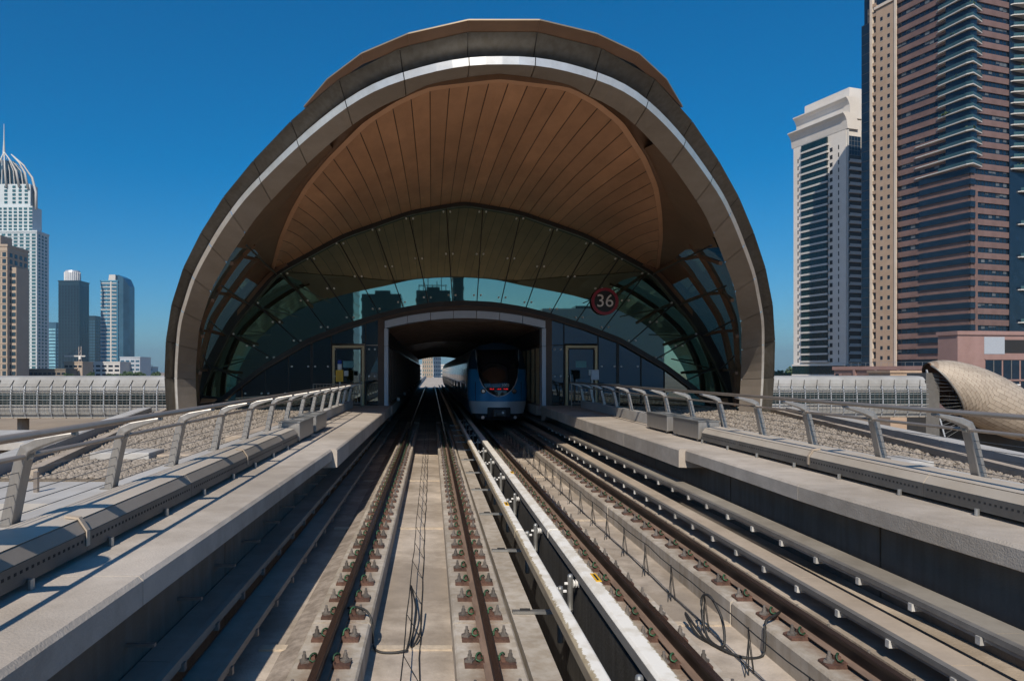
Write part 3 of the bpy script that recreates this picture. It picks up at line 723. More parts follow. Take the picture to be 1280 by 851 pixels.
# soffit: planks running along the tracks from the hood's mouth to the glass front
sxx = [0,1.38,2.05,2.75,3.8,4.7,5.58,6.45,7.2,7.78]; syy = [14.45,14.6,15.1,15.8,17.6,19.6,22.0,24.6,27.2,29.2]; shh = [5.84,5.74,5.63,5.46,5.2,5.05,4.86,4.58,4.34,4.10]
SC = smooth_curve([sxx, shh, syy], k=14)
def s_front(x):
    i = np.argsort(SC[:,0]); return np.interp(x, SC[i,0], SC[i,2]), np.interp(x, SC[i,0], SC[i,1])
def s_back(x): 
    i = np.argsort(FC[:,0]); return np.interp(x, FC[i,0], FC[i,1])-.06
NPL = 39; XW = 7.74
def soff(x, t):
    yf, hf = s_front(x); hb = s_back(x)
    y = yf+(29.25-yf)*t; h = hf+(hb-hf)*t+.12*math.sin(math.pi*t)
    return Vector((CX+x, y, EYE+h))
for k in range(NPL):
    a = -XW+2*XW*k/NPL+.009; b = -XW+2*XW*(k+1)/NPL-.009
    SB().grid([[soff(x, t) for x in (a,(a+b)/2,b)] for t in (0,.2,.42,.43,.7,1)]).build('soffit_panel', M['soffit'], st)
SB().grid([[soff(x, t)+Vector((0,.02,.05)) for x in np.linspace(-XW,XW,60)] for t in (0,.25,.5,.75,1)]).build('soffit_backing', M['dark'], st, True)
# lip along the mouth of the soffit
xs = np.concatenate([np.linspace(-XW,XW,79)])
lipA = [soff(x,0)+Vector((0,-.01,-.03)) for x in xs]
def outw(i):
    d = lipA[min(i+1,len(lipA)-1)]-lipA[max(i-1,0)]; n = Vector((d.y,-d.x,0)).normalized(); return n
lipB = [p+outw(i)*.13+Vector((0,0,.02)) for i,p in enumerate(lipA)]
lipC = [p+outw(i)*.17+Vector((0,0,.42)) for i,p in enumerate(lipA)]
SB().grid([lipA,lipB]).build('soffit_lip', M['lip'], st)
SB().grid([lipB,lipC]).build('soffit_fascia', M['cap'], st)
# gusset between lip and ring
us = np.linspace(-.52,.52,79)
gus = [ringpt(u)[3]-ringpt(u)[4]*.02 for u in us]
SB().grid([[p+Vector((0,0,.02)) for p in lipB],[l.lerp(g2,.5)+Vector((0,0,.16)) for l,g2 in zip(lipC,gus)],gus]).build('hood_ceiling', M['cap'], st, True)

# glass front
def lowarch(x): return float(np.interp(abs(x), [0,1.2,2.4,3.56,4.9,6.34,8.2,10.07,10.9], [2.78,2.72,2.53,2.24,1.82,1.26,.18,-1.25,-1.9]))
def fach(x):
    i = np.argsort(FC[:,0]); return float(np.interp(x, FC[i,0], FC[i,1]))
mo = [.75,2.3,3.7,5.2,6.4,7.5,8.7,9.7,10.4,10.95]; ml = [.5,1.47,2.5,3.5,4.55,5.6,6.7,7.8,9.04,9.95]
mul = [(-o,-l) for o,l in zip(mo[::-1],ml[::-1])]+list(zip(mo,ml))
YG = 29.3
fix = SB()
def fixing(x, h, r_=.038): fix.tube([(CX+x,YG-.07,EYE+h),(CX+x,YG-.005,EYE+h)], r_, 8)
for i in range(len(mul)-1):
    (o0,l0),(o1,l1) = mul[i], mul[i+1]
    e = .02
    top = [(x, fach(x)-.10) for x in np.linspace(o0+e,o1-e,6)]; bot = [(x, lowarch(x)+.08) for x in np.linspace(l1-e,l0+e,6)]
    SB().quad(*[(CX+x,YG,EYE+h) for x,h in top+bot]).build('fan_pane', M['glass'], st)
    for t in (.06,.5,.93):
        for s_, (oo,ll) in ((1,(o0,l0)),(-1,(o1,l1))):
            x = oo+(ll-oo)*t+s_*.14; h = fach(oo)-.1+(lowarch(ll)+.08-fach(oo)+.1)*t
            if abs(oo) < 10: fixing(x, h)
for o_, l_ in mul:
    SB().bar((CX+o_,YG+.06,EYE+fach(o_)-.1),(CX+l_,YG+.06,EYE+lowarch(l_)+.05), .035, .10).build('glass_fin', M['dark'], st)
# arches framing the glass
us = np.linspace(-1,1,81)
SB().loft([[facpt(u,1.0,0,y) - Vector((ringpt(u)[4].x*d, 0, ringpt(u)[4].z*d)) for y,d in ((29.08,-.22),(29.42,-.22),(29.42,.12),(29.08,.12))] for u in us]).build('front_arch', M['dark'], st)
xs = np.linspace(-10.6,10.6,61)
SB().loft([[(CX+x,29.12,EYE+lowarch(x)-.10),(CX+x,29.42,EYE+lowarch(x)-.10),(CX+x,29.42,EYE+lowarch(x)+.10),(CX+x,29.12,EYE+lowarch(x)+.10)] for x in xs]).build('lower_arch', M['dark'], st)
SB().loft([[(CX+x,29.08,EYE+lowarch(x)-.15),(CX+x,29.2,EYE+lowarch(x)-.15),(CX+x,29.2,EYE+lowarch(x)-.11),(CX+x,29.08,EYE+lowarch(x)-.11)] for x in xs]).build('arch_trim', M['brown'], st)
# portal surround
def ptop(x): return 2.45-.42*(abs(x)/3.26)**2
xs = np.linspace(-3.5,3.5,29)
SB().grid([[(CX+x,29.2,EYE+min(ptop(x),ptop(3.26))-.0) for x in xs],[(CX+x,29.2,EYE+lowarch(x)-.1) for x in xs]]).build('portal_spandrel', M['brown'], st)
for s in (-1,1):
    SB().box(CX+s*3.27-(.0 if s>0 else .26), CX+s*3.27+(.26 if s>0 else 0), 29.1, 29.5, ZW-.3, EYE+2.1).build('portal_jamb', M['brown'], st)
    for z0, z1 in ((ZW-.12, EYE+1.0),(EYE+1.02, EYE+1.725)):
        a = CX+s*3.11; SB().box(min(a,a+s*.16),max(a,a+s*.16),28.98,29.6,z0,z1).build('portal_trim', M['trim'], st)
nt_ = 7
for k in range(nt_):
    a, b = -3.26+6.52*k/nt_+.012, -3.26+6.52*(k+1)/nt_-.012
    xs = np.linspace(a,b,4)
    SB().loft([[(CX+x,28.98,EYE+ptop(x)-.30),(CX+x,29.6,EYE+ptop(x)-.30),(CX+x,29.6,EYE+ptop(x)),(CX+x,28.98,EYE+ptop(x))] for x in xs]).build('portal_trim', M['trim'], st)
# lobby glass and doors beside the portal
ZD = EYE+1.05
for s in (-1,1):
    vl = [3.53,4.05,5.45,6.25,7.2,8.15,9.1]
    for i in range(len(vl)-1):
        a, b = vl[i], vl[i+1]; x0 = CX+s*a; x1 = CX+s*b
        e = .015*s
        if i == 1:
            SB().quad((x0+e,YG,ZD+.08),(x1-e,YG,ZD+.08),(x1-e,YG,EYE+lowarch(b)-.1),(x0+e,YG,EYE+lowarch(a)-.1)).build('lobby_pane', M['glass_low'], st)
        elif i == 0:
            SB().quad((x0+e,YG,ZW),(x1-e,YG,ZW),(x1-e,YG,ZD),(x0+e,YG,ZD)).build('lobby_pane', M['glass_low'], st)
            SB().quad((x0+e,YG,ZD+.03),(x1-e,YG,ZD+.03),(x1-e,YG,EYE+lowarch(b)-.1),(x0+e,YG,EYE+lowarch(a)-.1)).build('lobby_pane', M['glass_low'], st)
        else:
            SB().quad((x0+e,YG,ZW),(x1-e,YG,ZW),(x1-e,YG,EYE+lowarch(b)-.1),(x0+e,YG,EYE+lowarch(a)-.1)).build('lobby_pane', M['glass_low'], st)
        w = .10 if i == 3 else .04
        SB().box(x0-w/2,x0+w/2,YG-.05,YG+.12,ZW,EYE+lowarch(a)-.1).build('mullion', M['dark'], st)
        for h_ in ((-.2,.9) if i < 2 else (-.9,.2)):
            if EYE+h_ < EYE+lowarch(b)-.3: fixing(s*(a+.14),h_+.0); fixing(s*(b-.14),h_+.0)
    SB().quad((CX+s*9.12,YG,ZW),(CX+s*9.9,YG,ZW),(CX+s*9.12,YG,EYE+lowarch(9.1)-.1)).build('lobby_pane', M['glass_low'], st)
    xa, xb = sorted((CX+s*4.10, CX+s*5.40))
    d = SB().box(xa+.10,xb-.10,YG-.02,YG+.02,ZW+.03,ZD-.10).build('door', M['glass_low'], st)
    fr = SB(); fr.box(xa,xa+.10,YG-.12,YG+.06,ZW,ZD); fr.box(xb-.10,xb,YG-.12,YG+.06,ZW,ZD); fr.box(xa+.1,xb-.1,YG-.12,YG+.06,ZD-.10,ZD)
    bevel(fr.build('door_frame', M['goldframe'], st), .008)
    lf = SB(); 
    for q in ((xa+.10,xa+.16),(xb-.16,xb-.10)): lf.box(q[0],q[1],YG-.05,YG-.021,ZW+.02,ZD-.10)
    lf.box(xa+.16,xb-.16,YG-.05,YG-.021,ZD-.16,ZD-.10); lf.box(xa+.16,xb-.16,YG-.05,YG-.021,ZW+.02,ZW+.16)
    lf.build('leaf_frame', M['dark'], d)
    hx = xb-.2 if s < 0 else xa+.2
    SB().tube([(hx,YG-.1,1.85),(hx,YG-.1,2.25)], .018, 8).build('handle', M['steel'], d)
    SB().box((xa+xb)/2-.22,(xa+xb)/2+.22,YG-.032,YG-.0215,EYE+.15,EYE+.42).build('notice', mat('notice_plate', (.10,.28,.30), .4), d)
fix.build('glass_fixing', M['white'], st, kind='stuff')

# tunnel through the station
tl = st
for s in (-1,1):
    y = 29.7
    while y < 116:
        L_ = 1.5 if y < 60 else 3.0
        a = CX+s*3.28; c_ = a+s*.12
        SB().box(min(a,c_),max(a,c_),y,y+L_-.28,ZW+.0,EYE+1.0).build('screen_wall_panel', M['tunnel'], st)
        a2 = a-s*.10; SB().box(min(a2,c_),max(a2,c_),y+L_-.24,y+L_-.05,ZW+.0,EYE+1.0).build('screen_post', M['goldframe'] if s > 0 else M['brown'], st)
        y += L_
    a = CX+s*3.42; SB().box(min(a,a+s*.1),max(a,a+s*.1),29.65,117,-.4,EYE+2.2).build('screen_wall', M['brown'], st)
    a = CX+s*3.22; SB().box(min(a,a+s*.1),max(a,a+s*.1),29.65,117,EYE+1.02,EYE+1.12).build('screen_header', M['tunnel'], st)
    a = CX+s*2.98; SB().box(min(a,a+s*.45),max(a,a+s*.45),29.65,117,.55,ZW-.02).build('platform_edge', M['conc_side'], st)
    if s < 0:
        for k in range(10):
            SB().box(a-.02,a+.10,34+k*8.2,34.25+k*8.2,ZW,ZW+.16).build('edge_light', M['white'], st)
y = 29.7
while y < 116:
    L_ = 1.1 if y < 55 else 2.2
    xs = np.linspace(-3.4,3.4,9)
    SB().loft([[(CX+x,y,EYE+ptop(x)-.16),(CX+x,y+L_-.28,EYE+ptop(x)-.10),(CX+x,y+L_-.28,EYE+ptop(x)),(CX+x,y,EYE+ptop(x))] for x in xs]).build('ceiling_slat', M['tunnel'], st); y += L_
SB().box(CX-3.6,CX+3.6,29.65,117,EYE+2.5,EYE+2.6).build('tunnel_roof', M['dark'], st)
for s in (-1,1):
    a, b = sorted((CX+s*3.5, CX+s*11.4)); SB().box(a,b,29.5,117,.5,ZW-.01).build('platform', M['conc_side'], st)
# round plate with the number
t = thing('number_sign', 'round black sign with red rim and white number 36 on the glass front', 'sign', (7.05, 29.12, 5.2))
MB().tube([(0,.05,0),(0,.0,0)], .545, 48, up=(0,0,1)).build('disc', mat('sign_black', (.012,.010,.012), .35), t)
rim = MB(); n = 48
rim.loft([[(r_*math.cos(2*math.pi*k/n), y, r_*math.sin(2*math.pi*k/n)) for r_, y in ((.435,-.012),(.55,-.012),(.55,.055),(.435,-.004))] for k in range(n+1)], cap=False)
rim.build('rim', mat('sign_red', (.34,.02,.05), .4), t)
me = text_mesh('36', .72, .006, 'numerals', mat('sign_white', (.85,.82,.80), .4))
o = link(me, 'numerals', t, (0,-.012,0)); o.rotation_euler = (R(90),0,0)

# ------------------------------------------------------------------ metro train standing in the portal
TX = 2.924
M['blue'] = mat('train_blue', (.03,.25,.50), .28, .1, var=.05, scale=2)
M['tsilver'] = mat('train_silver', (.62,.64,.66), .35, .3, var=.05, scale=2)
M['tglass'] = mat('train_glass', (.010,.008,.009), .06, .0, var=.1, spec=.6)
M['tdark'] = mat('train_underframe', (.02,.02,.022), .6, .2, var=.2)
tr = thing('metro_train', 'blue and silver driverless metro train facing out of the station portal', 'train', (TX, 31.0, 0))
def yf(x, z):          # nose shape: depth behind the tip
    return .38*(abs(x)/1.0)**2.3 + .16*max(0, z-1.25)**1.9 + .10*max(0, 1.0-z)**2
def halfw(z): return float(np.interp(z, [.25,.45,.8,1.3,2.2,2.9,3.3,3.55,3.62], [.98,1.12,1.24,1.31,1.31,1.24,1.08,.75,.2]))
def band(z0, z1, mt, name, n=7):
    rows = []
    for z in np.linspace(z0, z1, n):
        w = halfw(z); row = []
        for t in np.linspace(-1, 1, 25): row.append((w*math.sin(t*math.pi/2), yf(w*math.sin(t*math.pi/2), z) + .25*max(0,abs(t)-.75)*2, z))
        rows.append(row)
    return MB().grid(rows).build(name, mt, tr, True)
band(1.06, 2.45, M['blue'], 'nose_cowl', 10); band(2.453, 3.62, mat('roof_cowl_shade', (.012,.035,.06), .35), 'roof_cowl', 10); band(.52, 1.055, M['tsilver'], 'bumper', 6); band(.25, .515, M['tdark'], 'front_skirt', 3)  # shade on the upper nose is put into the darker blue
# side shells
for s in (-1, 1):
    def sidegrid(z0, z1, n, y0, y1, off=0):
        return [[(s*(halfw(z)+off), (yf(halfw(z), z)+.12) if y0 is None else y0, z), (s*(halfw(z)+off), y1, z)] for z in [z0+(z1-z0)*k/n for k in range(n+1)]]
    MB().grid(sidegrid(1.06, 3.62, 12, None, 75)).build('side_shell', M['tsilver'], tr, True)
    MB().grid(sidegrid(.3, 1.055, 5, None, 75)).build('side_skirt', M['blue'], tr, True)
    y = 2.0; k = 0
    while y < 72:
        w = 1.9 if k % 3 else 1.25
        MB().grid(sidegrid(1.75 if k % 3 else 1.15, 2.75, 4, y, y+w, .008)).build('side_window' if k % 3 else 'side_door', M['tglass'], tr, True)
        y += w+.22; k += 1
MB().box(-.2,.2,1.6,75,3.60,3.66).build('roof_strip', M['tdark'], tr)
# windscreen: U shaped dark glass
rows = []
def wsw(z): return float(np.interp(z, [1.27,1.32,1.42,1.55,1.75,2.0,2.4,2.9,3.4], [.05,.22,.40,.55,.70,.80,.88,.93,.95]))
for z in [1.27,1.32,1.42,1.55,1.75,2.0,2.4,2.9,3.3]:
    rows.append([(wsw(z)*t, yf(wsw(z)*t, z)-.018, z) for t in np.linspace(-1,1,15)])
ws = MB().grid(rows).build('windscreen', M['tglass'], tr, True); solid(ws, .02, 1)
edge = [(-wsw(z)*1.0, yf(wsw(z), z)-.022, z) for z in (3.3,2.9,2.4,2.0,1.75,1.55,1.42,1.32,1.27)]
MB().tube(edge+[(-x,y,z) for x,y,z in edge[::-1]], .028, 6).build('windscreen_trim', M['tsilver'], tr, True)
red = emit('red_led', (1.0,.02,.02), .75)
dsp = MB().box(-.46,.42,-.045,-.03,1.54,1.66).build('destination_display', M['tdark'], tr)
for a, b in ((-.40,-.19),(-.09,.10),(.20,.40)):
    led = MB(); x = a
    while x < b-.02:
        led.box(x,x+.03,-.052,-.0455,1.575,1.62 if (int(x*100) % 3) else 1.60); x += .048
    led.build('led_word', red, dsp, kind='stuff')
me = text_mesh('5002', .17, .004, 'fleet_number', M['white']); o = link(me, 'fleet_number', tr, (.27,-.05,1.76)); o.rotation_euler = (R(90),0,0)
for s in (-1, 1):
    MB().tube([(s*.10,yf(.1,1.36)-.05,1.36),(s*.42,yf(.42,1.95)-.05,1.95)], .014, 5).build('wiper', M['tdark'], tr)
    MB().box(s*1.0-.012,s*1.0+.012,yf(1.0,1.3)-.012,yf(1.0,1.3)+.05,1.07,1.9).build('cowl_seam', M['tdark'], tr)
lens = mat('lamp_lens', (.55,.57,.60), .12, .3); 
for s in (-1, 1):
    x = s*.67; y0 = yf(.67,1.50)
    h = MB().tube([(x,y0-.05,1.50),(x,y0+.05,1.50)], .115, 20, up=(0,0,1)).build('headlight', M['tdark'], tr)
    MB().tube([(x,y0-.06,1.50),(x,y0-.045,1.50)], .07, 16, up=(0,0,1)).build('lens', lens if s < 0 else mat('tail_lens', (.05,.012,.012), .15), h)
    MB().tube([(s*.70,.02,.37),(s*.70,.12,.37)], .07, 14, up=(0,0,1)).build('marker_lamp', lens, tr)
bevel(MB().box(-.50,.50,-.02,.35,.34,.80).build('coupler_recess', M['tdark'], tr), .04)
cpl = MB().box(-.27,.27,-.38,-.03,.40,.70); cpl.box(-.16,.16,-.48,-.38,.46,.64); bevel(cpl.build('coupler', mat('coupler_steel', (.10,.10,.10), .45, .6, var=.3, scale=12), tr), .04, 3)
MB().tube([(.12,-.50,.60),(.12,-.38,.60)], .05, 10).build('coupler_cone', M['tsilver'], tr)
for k in range(5):
    for dy in (0, 2.2):
        for s in (-1,1):
            o = MB().tube([(s*.66,3.5+k*14+dy,.42),(s*.79,3.5+k*14+dy,.42)], .42, 22).build('wheel', M['galv_d'], tr)

# ------------------------------------------------------------------ tubular footbridges
def footbridge(x0, x1, Y, label, ph):
    t = thing('footbridge', label, 'footbridge', ((x0+x1)/2, Y, -8), 0, 'tubular glazed footbridges to the station')
    L0, L1 = x0-(x0+x1)/2, x1-(x0+x1)/2
    W = mat('bridge_white', (.34,.345,.35), .85, .0, var=.10, scale=.8, patch=.25)
    G = mat('bridge_glass', (.012,.022,.026), .08, .0, var=.2)
    def prof(z0):  # half outline towards the camera, y negative
        return z0
    def strip(pts, mt, name, n=1):
        return MB().grid([[(L0,y,z),(L1,y,z)] for y,z in pts]).build(name, mt, t, False)
    zt = 9.85                                           # crown above ground (ground is -8)
    roof = [(0,zt),(-1.1,zt-.03),(-1.65,zt-.12),(-1.95,zt-.38),(-2.08,zt-.85),(-2.15,zt-1.6)]
    solid(strip(roof, W, 'roof_sheet'), .06, 1)
    solid(strip([(-y,z) for y,z in roof], W, 'roof_sheet'), .06, 1)
    strip([(-2.17,zt-1.6),(-2.2,zt-2.75)], G, 'window_band'); strip([(2.17,zt-1.6),(2.2,zt-2.75)], G, 'window_band')
    solid(strip([(-2.24,zt-2.75),(-2.2,zt-3.3),(-2.0,zt-3.9)], W, 'side_skirt'), .05, 1)
    MB().box(L0,L1,-2.0,2.0,zt-4.1,zt-3.7).build('floor_deck', M['conc_side'], t)
    rib = MB().tube([(0,-1.35,zt-.1),(0,-1.95,zt-.45),(0,-2.25,zt-1.0),(0,-2.42,zt-1.7),(0,-2.46,zt-2.8),(0,-2.40,zt-3.4),(0,-2.15,zt-3.95)], .05, 5).mesh('rib', M['trim'])
    clamp = MB().box(-.06,.06,-2.3,-1.5,zt-1.0,zt-.55).mesh('rib_clamp', M['dark'])
    x = L0+ph; k = 0
    while x < L1:
        r_ = link(rib, 'rib', t, (x,0,0)); c = MB().bar((-.12,-2.36,zt-1.05),(.12,-2.02,zt-.35), .05, .05).mesh('rib_clamp', M['dark']) if k == 0 else c
        link(c, 'rib_clamp', r_); x += 1.29; k += 1
    for y, z in ((-2.40,zt-1.25),(-2.48,zt-1.75),(-2.5,zt-2.25),(-2.5,zt-2.75),(-2.42,zt-3.5),(-2.2,zt-3.95)):
        MB().box(L0,L1,y-.03,y+.03,z-.03,z+.03).build('long_rail', M['galv'], t)
    lat = MB()
    for x in np.arange(L0+.2, L1, .43): lat.box(x-.012,x+.012,-2.47,-2.445,zt-3.5,zt-1.25)
    for z in (zt-.75, zt-1.5, zt-2.0, zt-2.5, zt-3.1): lat.box(L0,L1,-2.475,-2.45,z-.015,z+.015)
    lat.build('lattice', M['galv_d'], t, kind='stuff')
    for x in np.arange(L0+3, L1, 9.0):
        MB().tube([(x,0,0),(x,0,zt-4.05)], .55, 12).build('pier', M['conc_side'], t, True)
    MB().box(L0-.0,L0+.08,-2.1,2.1,zt-3.7,zt-.4).build('end_wall', M['dark'], t); MB().box(L1-.08,L1,-2.1,2.1,zt-3.7,zt-.4).build('end_wall', M['dark'], t)
    return t
footbridge(-62, -22.5, 72, 'white tubular footbridge with window band left of the station', .5)
footbridge(29, 49.6, 74, 'white tubular footbridge with window band right of the station', .6)

# ------------------------------------------------------------------ shell pod on the right
pod = thing('entrance_pod', 'beige tiled egg shaped entrance shell with tension cables on the right', 'entrance pod', (58, 75, -8))
ang = R(27); D = Vector((math.cos(ang),0,-math.sin(ang))); U = Vector((math.sin(ang),0,math.cos(ang))); V = Vector((0,1,0)); O = Vector((54.5-58,0,1.1+8))
def prad(s): return 2.85*math.sqrt(max(0,1-((s-4)/7.5)**2))
def pcut(s): return .25-(s+2.9)*.59
def phimax(s):
    r_ = prad(s); c = max(-1,min(1,pcut(s)/max(r_,.01))); return math.acos(c)
def ppt(s, t, k=1.0):
    f = phimax(s)*t; r_ = prad(s)*k; return O+D*s+U*(r_*math.cos(f))-V*(r_*math.sin(f))
M['tileA'] = mat('shell_tile', (.40,.335,.27), .6, .1, var=.04, scale=.6)
M['tileC'] = mat('shell_tile_light', (.425,.36,.29), .6, .1, var=.04, scale=.6)
M['tileB'] = mat('shell_tile_dark', (.36,.30,.24), .6, .1, var=.04, scale=.6)
ns, ntt = 14, 20
ss = np.linspace(-3.2, 8.2, ns+1)
for j in range(ntt):
    t0, t1 = j/ntt, (j+1)/ntt
    sh = .5*(j % 2)*(ss[1]-ss[0])
    for i in range(ns):
        a, b = ss[i]+sh*(i > 0), ss[i+1]+sh
        if b-a < .1 or prad(a) < .2: continue
        g1, g2 = (b-a)*.03, (t1-t0)*.05; k = 1+RNG.uniform(0,.004); g1 = .012
        MB().grid([[ppt(a+g1+(b-a-2*g1)*w_,t_,k) for w_ in (0,.5,1)] for t_ in (t0+g2*.5,t1-g2*.5)]).build('shell_tile', [M['tileA'],M['tileA'],M['tileB'],M['tileC']][RNG.integers(4)], pod)
rows = [[ppt(s,t,.985) for t in np.linspace(-1,1,25)] for s in np.linspace(-3.25,11.49,40)]
MB().grid(rows).build('shell_lining', M['beam'], pod, True)
MB().grid([[ppt(s,-t,1.0) for t in np.linspace(0,1,12)] for s in np.linspace(-3.2,11.4,30)]).build('shell_back', M['tileA'], pod, True)
MB().grid([[ppt(s,t,1.0) for t in np.linspace(0,1,16)] for s in np.linspace(8.7,11.4,8)]).build('shell_tail', M['tileA'], pod, True)
rimp = [ppt(s,1) for s in np.linspace(-3.2,4.2,24)]; MB().tube(rimp, .10, 6).build('rim', M['galv_d'], pod, True)
foot = lambda t: wp(1158+26*t, 462+96*t, 75)-Vector((58,75,-8))
MB().bar(foot(0), foot(1.15), .14, .14).build('mast', M['trim'], pod)
for k in range(16):
    t = (k+1)/17
    MB().tube([foot(t*.95), rimp[min(23,int(3+t*20))]], .022, 4).build('tension_cable', M['galv'], pod)
MB().box(-6.6,-5.2,-.5,2.5,0,10.2).build('lift_core', mat('grey_core', (.11,.105,.10), .6), pod)
MB().box(-5,9,2.2,4.5,0,6.2).build('pod_base', M['dark'], pod)

# ------------------------------------------------------------------ towers on the right
M['pink'] = mat('pink_granite', (.18,.112,.098), .5, .0, var=.14, scale=1.1, patch=.16, objvar=.10)
M['pinkp'] = mat('pink_podium', (.30,.19,.175), .6, .0, var=.08, scale=.6, patch=.12)
M['nglass'] = mat('navy_glass', (.008,.018,.034), .12, .0, var=.3, scale=.4, spec=.4)
M['beige'] = mat('beige_stone', (.40,.29,.21), .7, var=.07, scale=.5, patch=.08)
M['cream'] = mat('cream_stone', (.60,.52,.44), .6, var=.06, scale=.4, patch=.06)
M['slabw'] = mat('balcony_white', (.50,.485,.47), .6, var=.06, scale=1)
M['balg'] = mat('balcony_glass', (.035,.075,.085), .15, var=.2, scale=.5)
M['leaf'] = mat('planter_leaf', (.05,.085,.03), .8, var=.5, scale=5)
RZ = math.atan2(.311,.95)
pk = thing('pink_tower', 'pink banded high rise with navy window ribbons and corner balconies', 'tower', (153.9,205,-8), RZ)
B = lambda: MB()
ZT = 134; FH = 3.2
MB().box(0,46,0,34,0,ZT).build('glass_core', M['nglass'], pk)
nfl = int((ZT-14)/FH)
sp = MB(); sp.box(-.35,0,0,22.2,0,1.65); sp.box(0,46,-.35,0,0,1.65)
sp_me = sp.mesh('spandrel', M['pink'])
fl = MB().box(-.38,-.35,0,22.2,1.85,1.95).mesh('x')
for k in range(nfl): link(sp_me, 'spandrel', pk, (0,0,14+k*FH))
# mullions on the ribbons, joined: thinner than a pixel or two
mu = MB()
for k in range(nfl):
    z = 14+k*FH+1.85
    for y in np.arange(1.2,22,1.5): mu.box(-.06,0,y,y+.08,z,z+1.35)
    for x in np.arange(3,46,1.5): mu.box(x,x+.08,-.06,0,z,z+1.35)
mu.build('ribbon_mullion', M['dark'], pk, kind='stuff')
bl = MB()
for q in range(150):
    z = 14+RNG.integers(nfl)*FH+1.85; h = RNG.uniform(.4,1.3)
    if RNG.random() < .5: y = 1.28+1.5*RNG.integers(5,14); bl.box(-.03,.0,y,y+1.42,z+1.35-h,z+1.35)
    else: x = 3.08+1.5*RNG.integers(0,8); bl.box(x,x+1.42,-.03,0,z+1.35-h,z+1.35)
bl.build('window_blinds', mat('blind_grey', (.10,.115,.13), .5, var=.3, scale=.3), pk, kind='stuff')
# granite joints
bal = MB().prismz([(-.36,9.5),(-1.4,8.2),(-2.2,-.6),(-1.6,-2.2),(4.6,-.36),(-.36,-.36)], 0, .30).mesh('balcony_slab', M['slabw'])
bgl = MB(); bgl.loft([[(-1.35,8.2,.3),(-1.35,8.2,1.25)],[(-2.12,-.6,.3),(-2.12,-.6,1.25)],[(-1.57,-2.1,.3),(-1.57,-2.1,1.25)],[(4.5,-.4,.3),(4.5,-.4,1.25)]], cap=False, close=False)
bgl_me = bgl.mesh('balustrade', M['balg'])
bal2 = MB().prismz([(16,-.36),(16.4,-1.2),(19,-2.4),(26,-2.4),(29,-.36)], 0, .30).mesh('balcony_slab', M['slabw'])
bg2 = MB().loft([[(16.4,-1.15,.3),(16.4,-1.15,1.25)],[(19,-2.33,.3),(19,-2.33,1.25)],[(26,-2.33,.3),(26,-2.33,1.25)],[(29,-.4,.3),(29,-.4,1.25)]], cap=False, close=False).mesh('balustrade', M['balg'])
bal3 = MB().prismz([(-.36,16.5),(-1.0,15.5),(-2.2,-.6),(-1.6,-2.2),(4.6,-.36),(-.36,-.36)], 0, .30).mesh('balcony_slab', M['slabw'])
bay = MB(); bay.box(-.8,-.36,.2,14.5,.15,1.75); bay.box(-.8,1.2,-.8,.2,.15,1.75)
bay_me = bay.mesh('bay_window', M['nglass'])
def planter(cx_list, parent):
    v = MB()
    for (x,y,z,w,l) in cx_list:
        for q in range(90):
            c = Vector((x+RNG.uniform(-w,w), y+RNG.uniform(-l,l), z+abs(RNG.normal(0,.35))))
            a = Vector(RNG.normal(0,1,3)).normalized()*.28; b = Vector(RNG.normal(0,1,3)).normalized()*.28
            v.quad(c-a-b, c+a-b, c+a+b, c-a+b)
    v.build('balcony_plants', M['leaf'], parent, kind='stuff')
zbal = 66
for k in range(nfl):
    z = 14+k*FH+.6
    if z > zbal:
        b = link(bal if z > zbal+14 else bal3, 'balcony', pk, (0,0,z)); link(bgl_me, 'balustrade', b)
        MB().box(-1.2,1.2,-1.2,6.0,z+.3,z+FH).build('balcony_recess', M['nglass'], pk)
        if k % 3 != 0 and z > zbal+12 and RNG.random() < .75: planter([(-1.2,RNG.uniform(-1,6),.5,.5,1.6)], b)
        b2 = link(bal2, 'balcony', pk, (0,0,z+.3)); link(bg2, 'balustrade', b2)
        if k % 3 != 1 and RNG.random() < .6: planter([(20,-1.5,.5,2.0,.4)], b2)
    else:
        link(bay_me, 'bay_window', pk, (0,0,14+k*FH+1.5))
        if k % 3 == 0:
            b2 = link(bal2, 'balcony', pk, (3,0,z+.3)); link(bg2, 'balustrade', b2)
MB().box(15.6,29.4,-.5,-.34,14,ZT).build('balcony_wall', M['nglass'], pk)
MB().box(1.3,2.6,-.5,-.3,14,62).build('corner_pier', M['pink'], pk)
# beige stair bay with pairs of small windows
MB().box(-1.0,.2,22.3,28.9,8,127).build('stair_bay', M['beige'], pk)
MB().box(-1.25,-.9,21.7,22.4,8,131).build('bay_fin', M['cream'], pk)
MB().prism([(-1.4,127.3),(.3,127.3),(.3,128.2),(-1.4,128.2)], 22.2, 29.4).build('bay_cap', M['cream'], pk)
wm = MB().box(-1.02,-.99,0,.85,0,1.25).mesh('small_window', M['nglass'])
wsill = MB().box(-1.06,-1.0,-.08,.93,-.12,-.005).mesh('sill', M['cream'])
for k in range(37):
    for y, dz in ((24.0,.5),(26.5,.5)):
        if 13.5+k*FH < 124:
            w_ = link(wm, 'small_window', pk, (0,y,13.5+k*FH+dz)); link(wsill, 'sill', w_)
MB().box(-.2,.2,28.9,30.3,8,130).build('recess_wall', M['nglass'], pk)
rs = MB().box(-.9,-.2,28.95,30.3,0,.25).box(-.9,-.8,28.95,30.3,.25,1.0).mesh('recess_balcony', M['beige'])
for k in range(37): link(rs, 'recess_balcony', pk, (0,0,13.5+k*FH))
MB().box(-1.1,.2,30.3,31.1,8,134).build('bay_fin', M['cream'], pk)
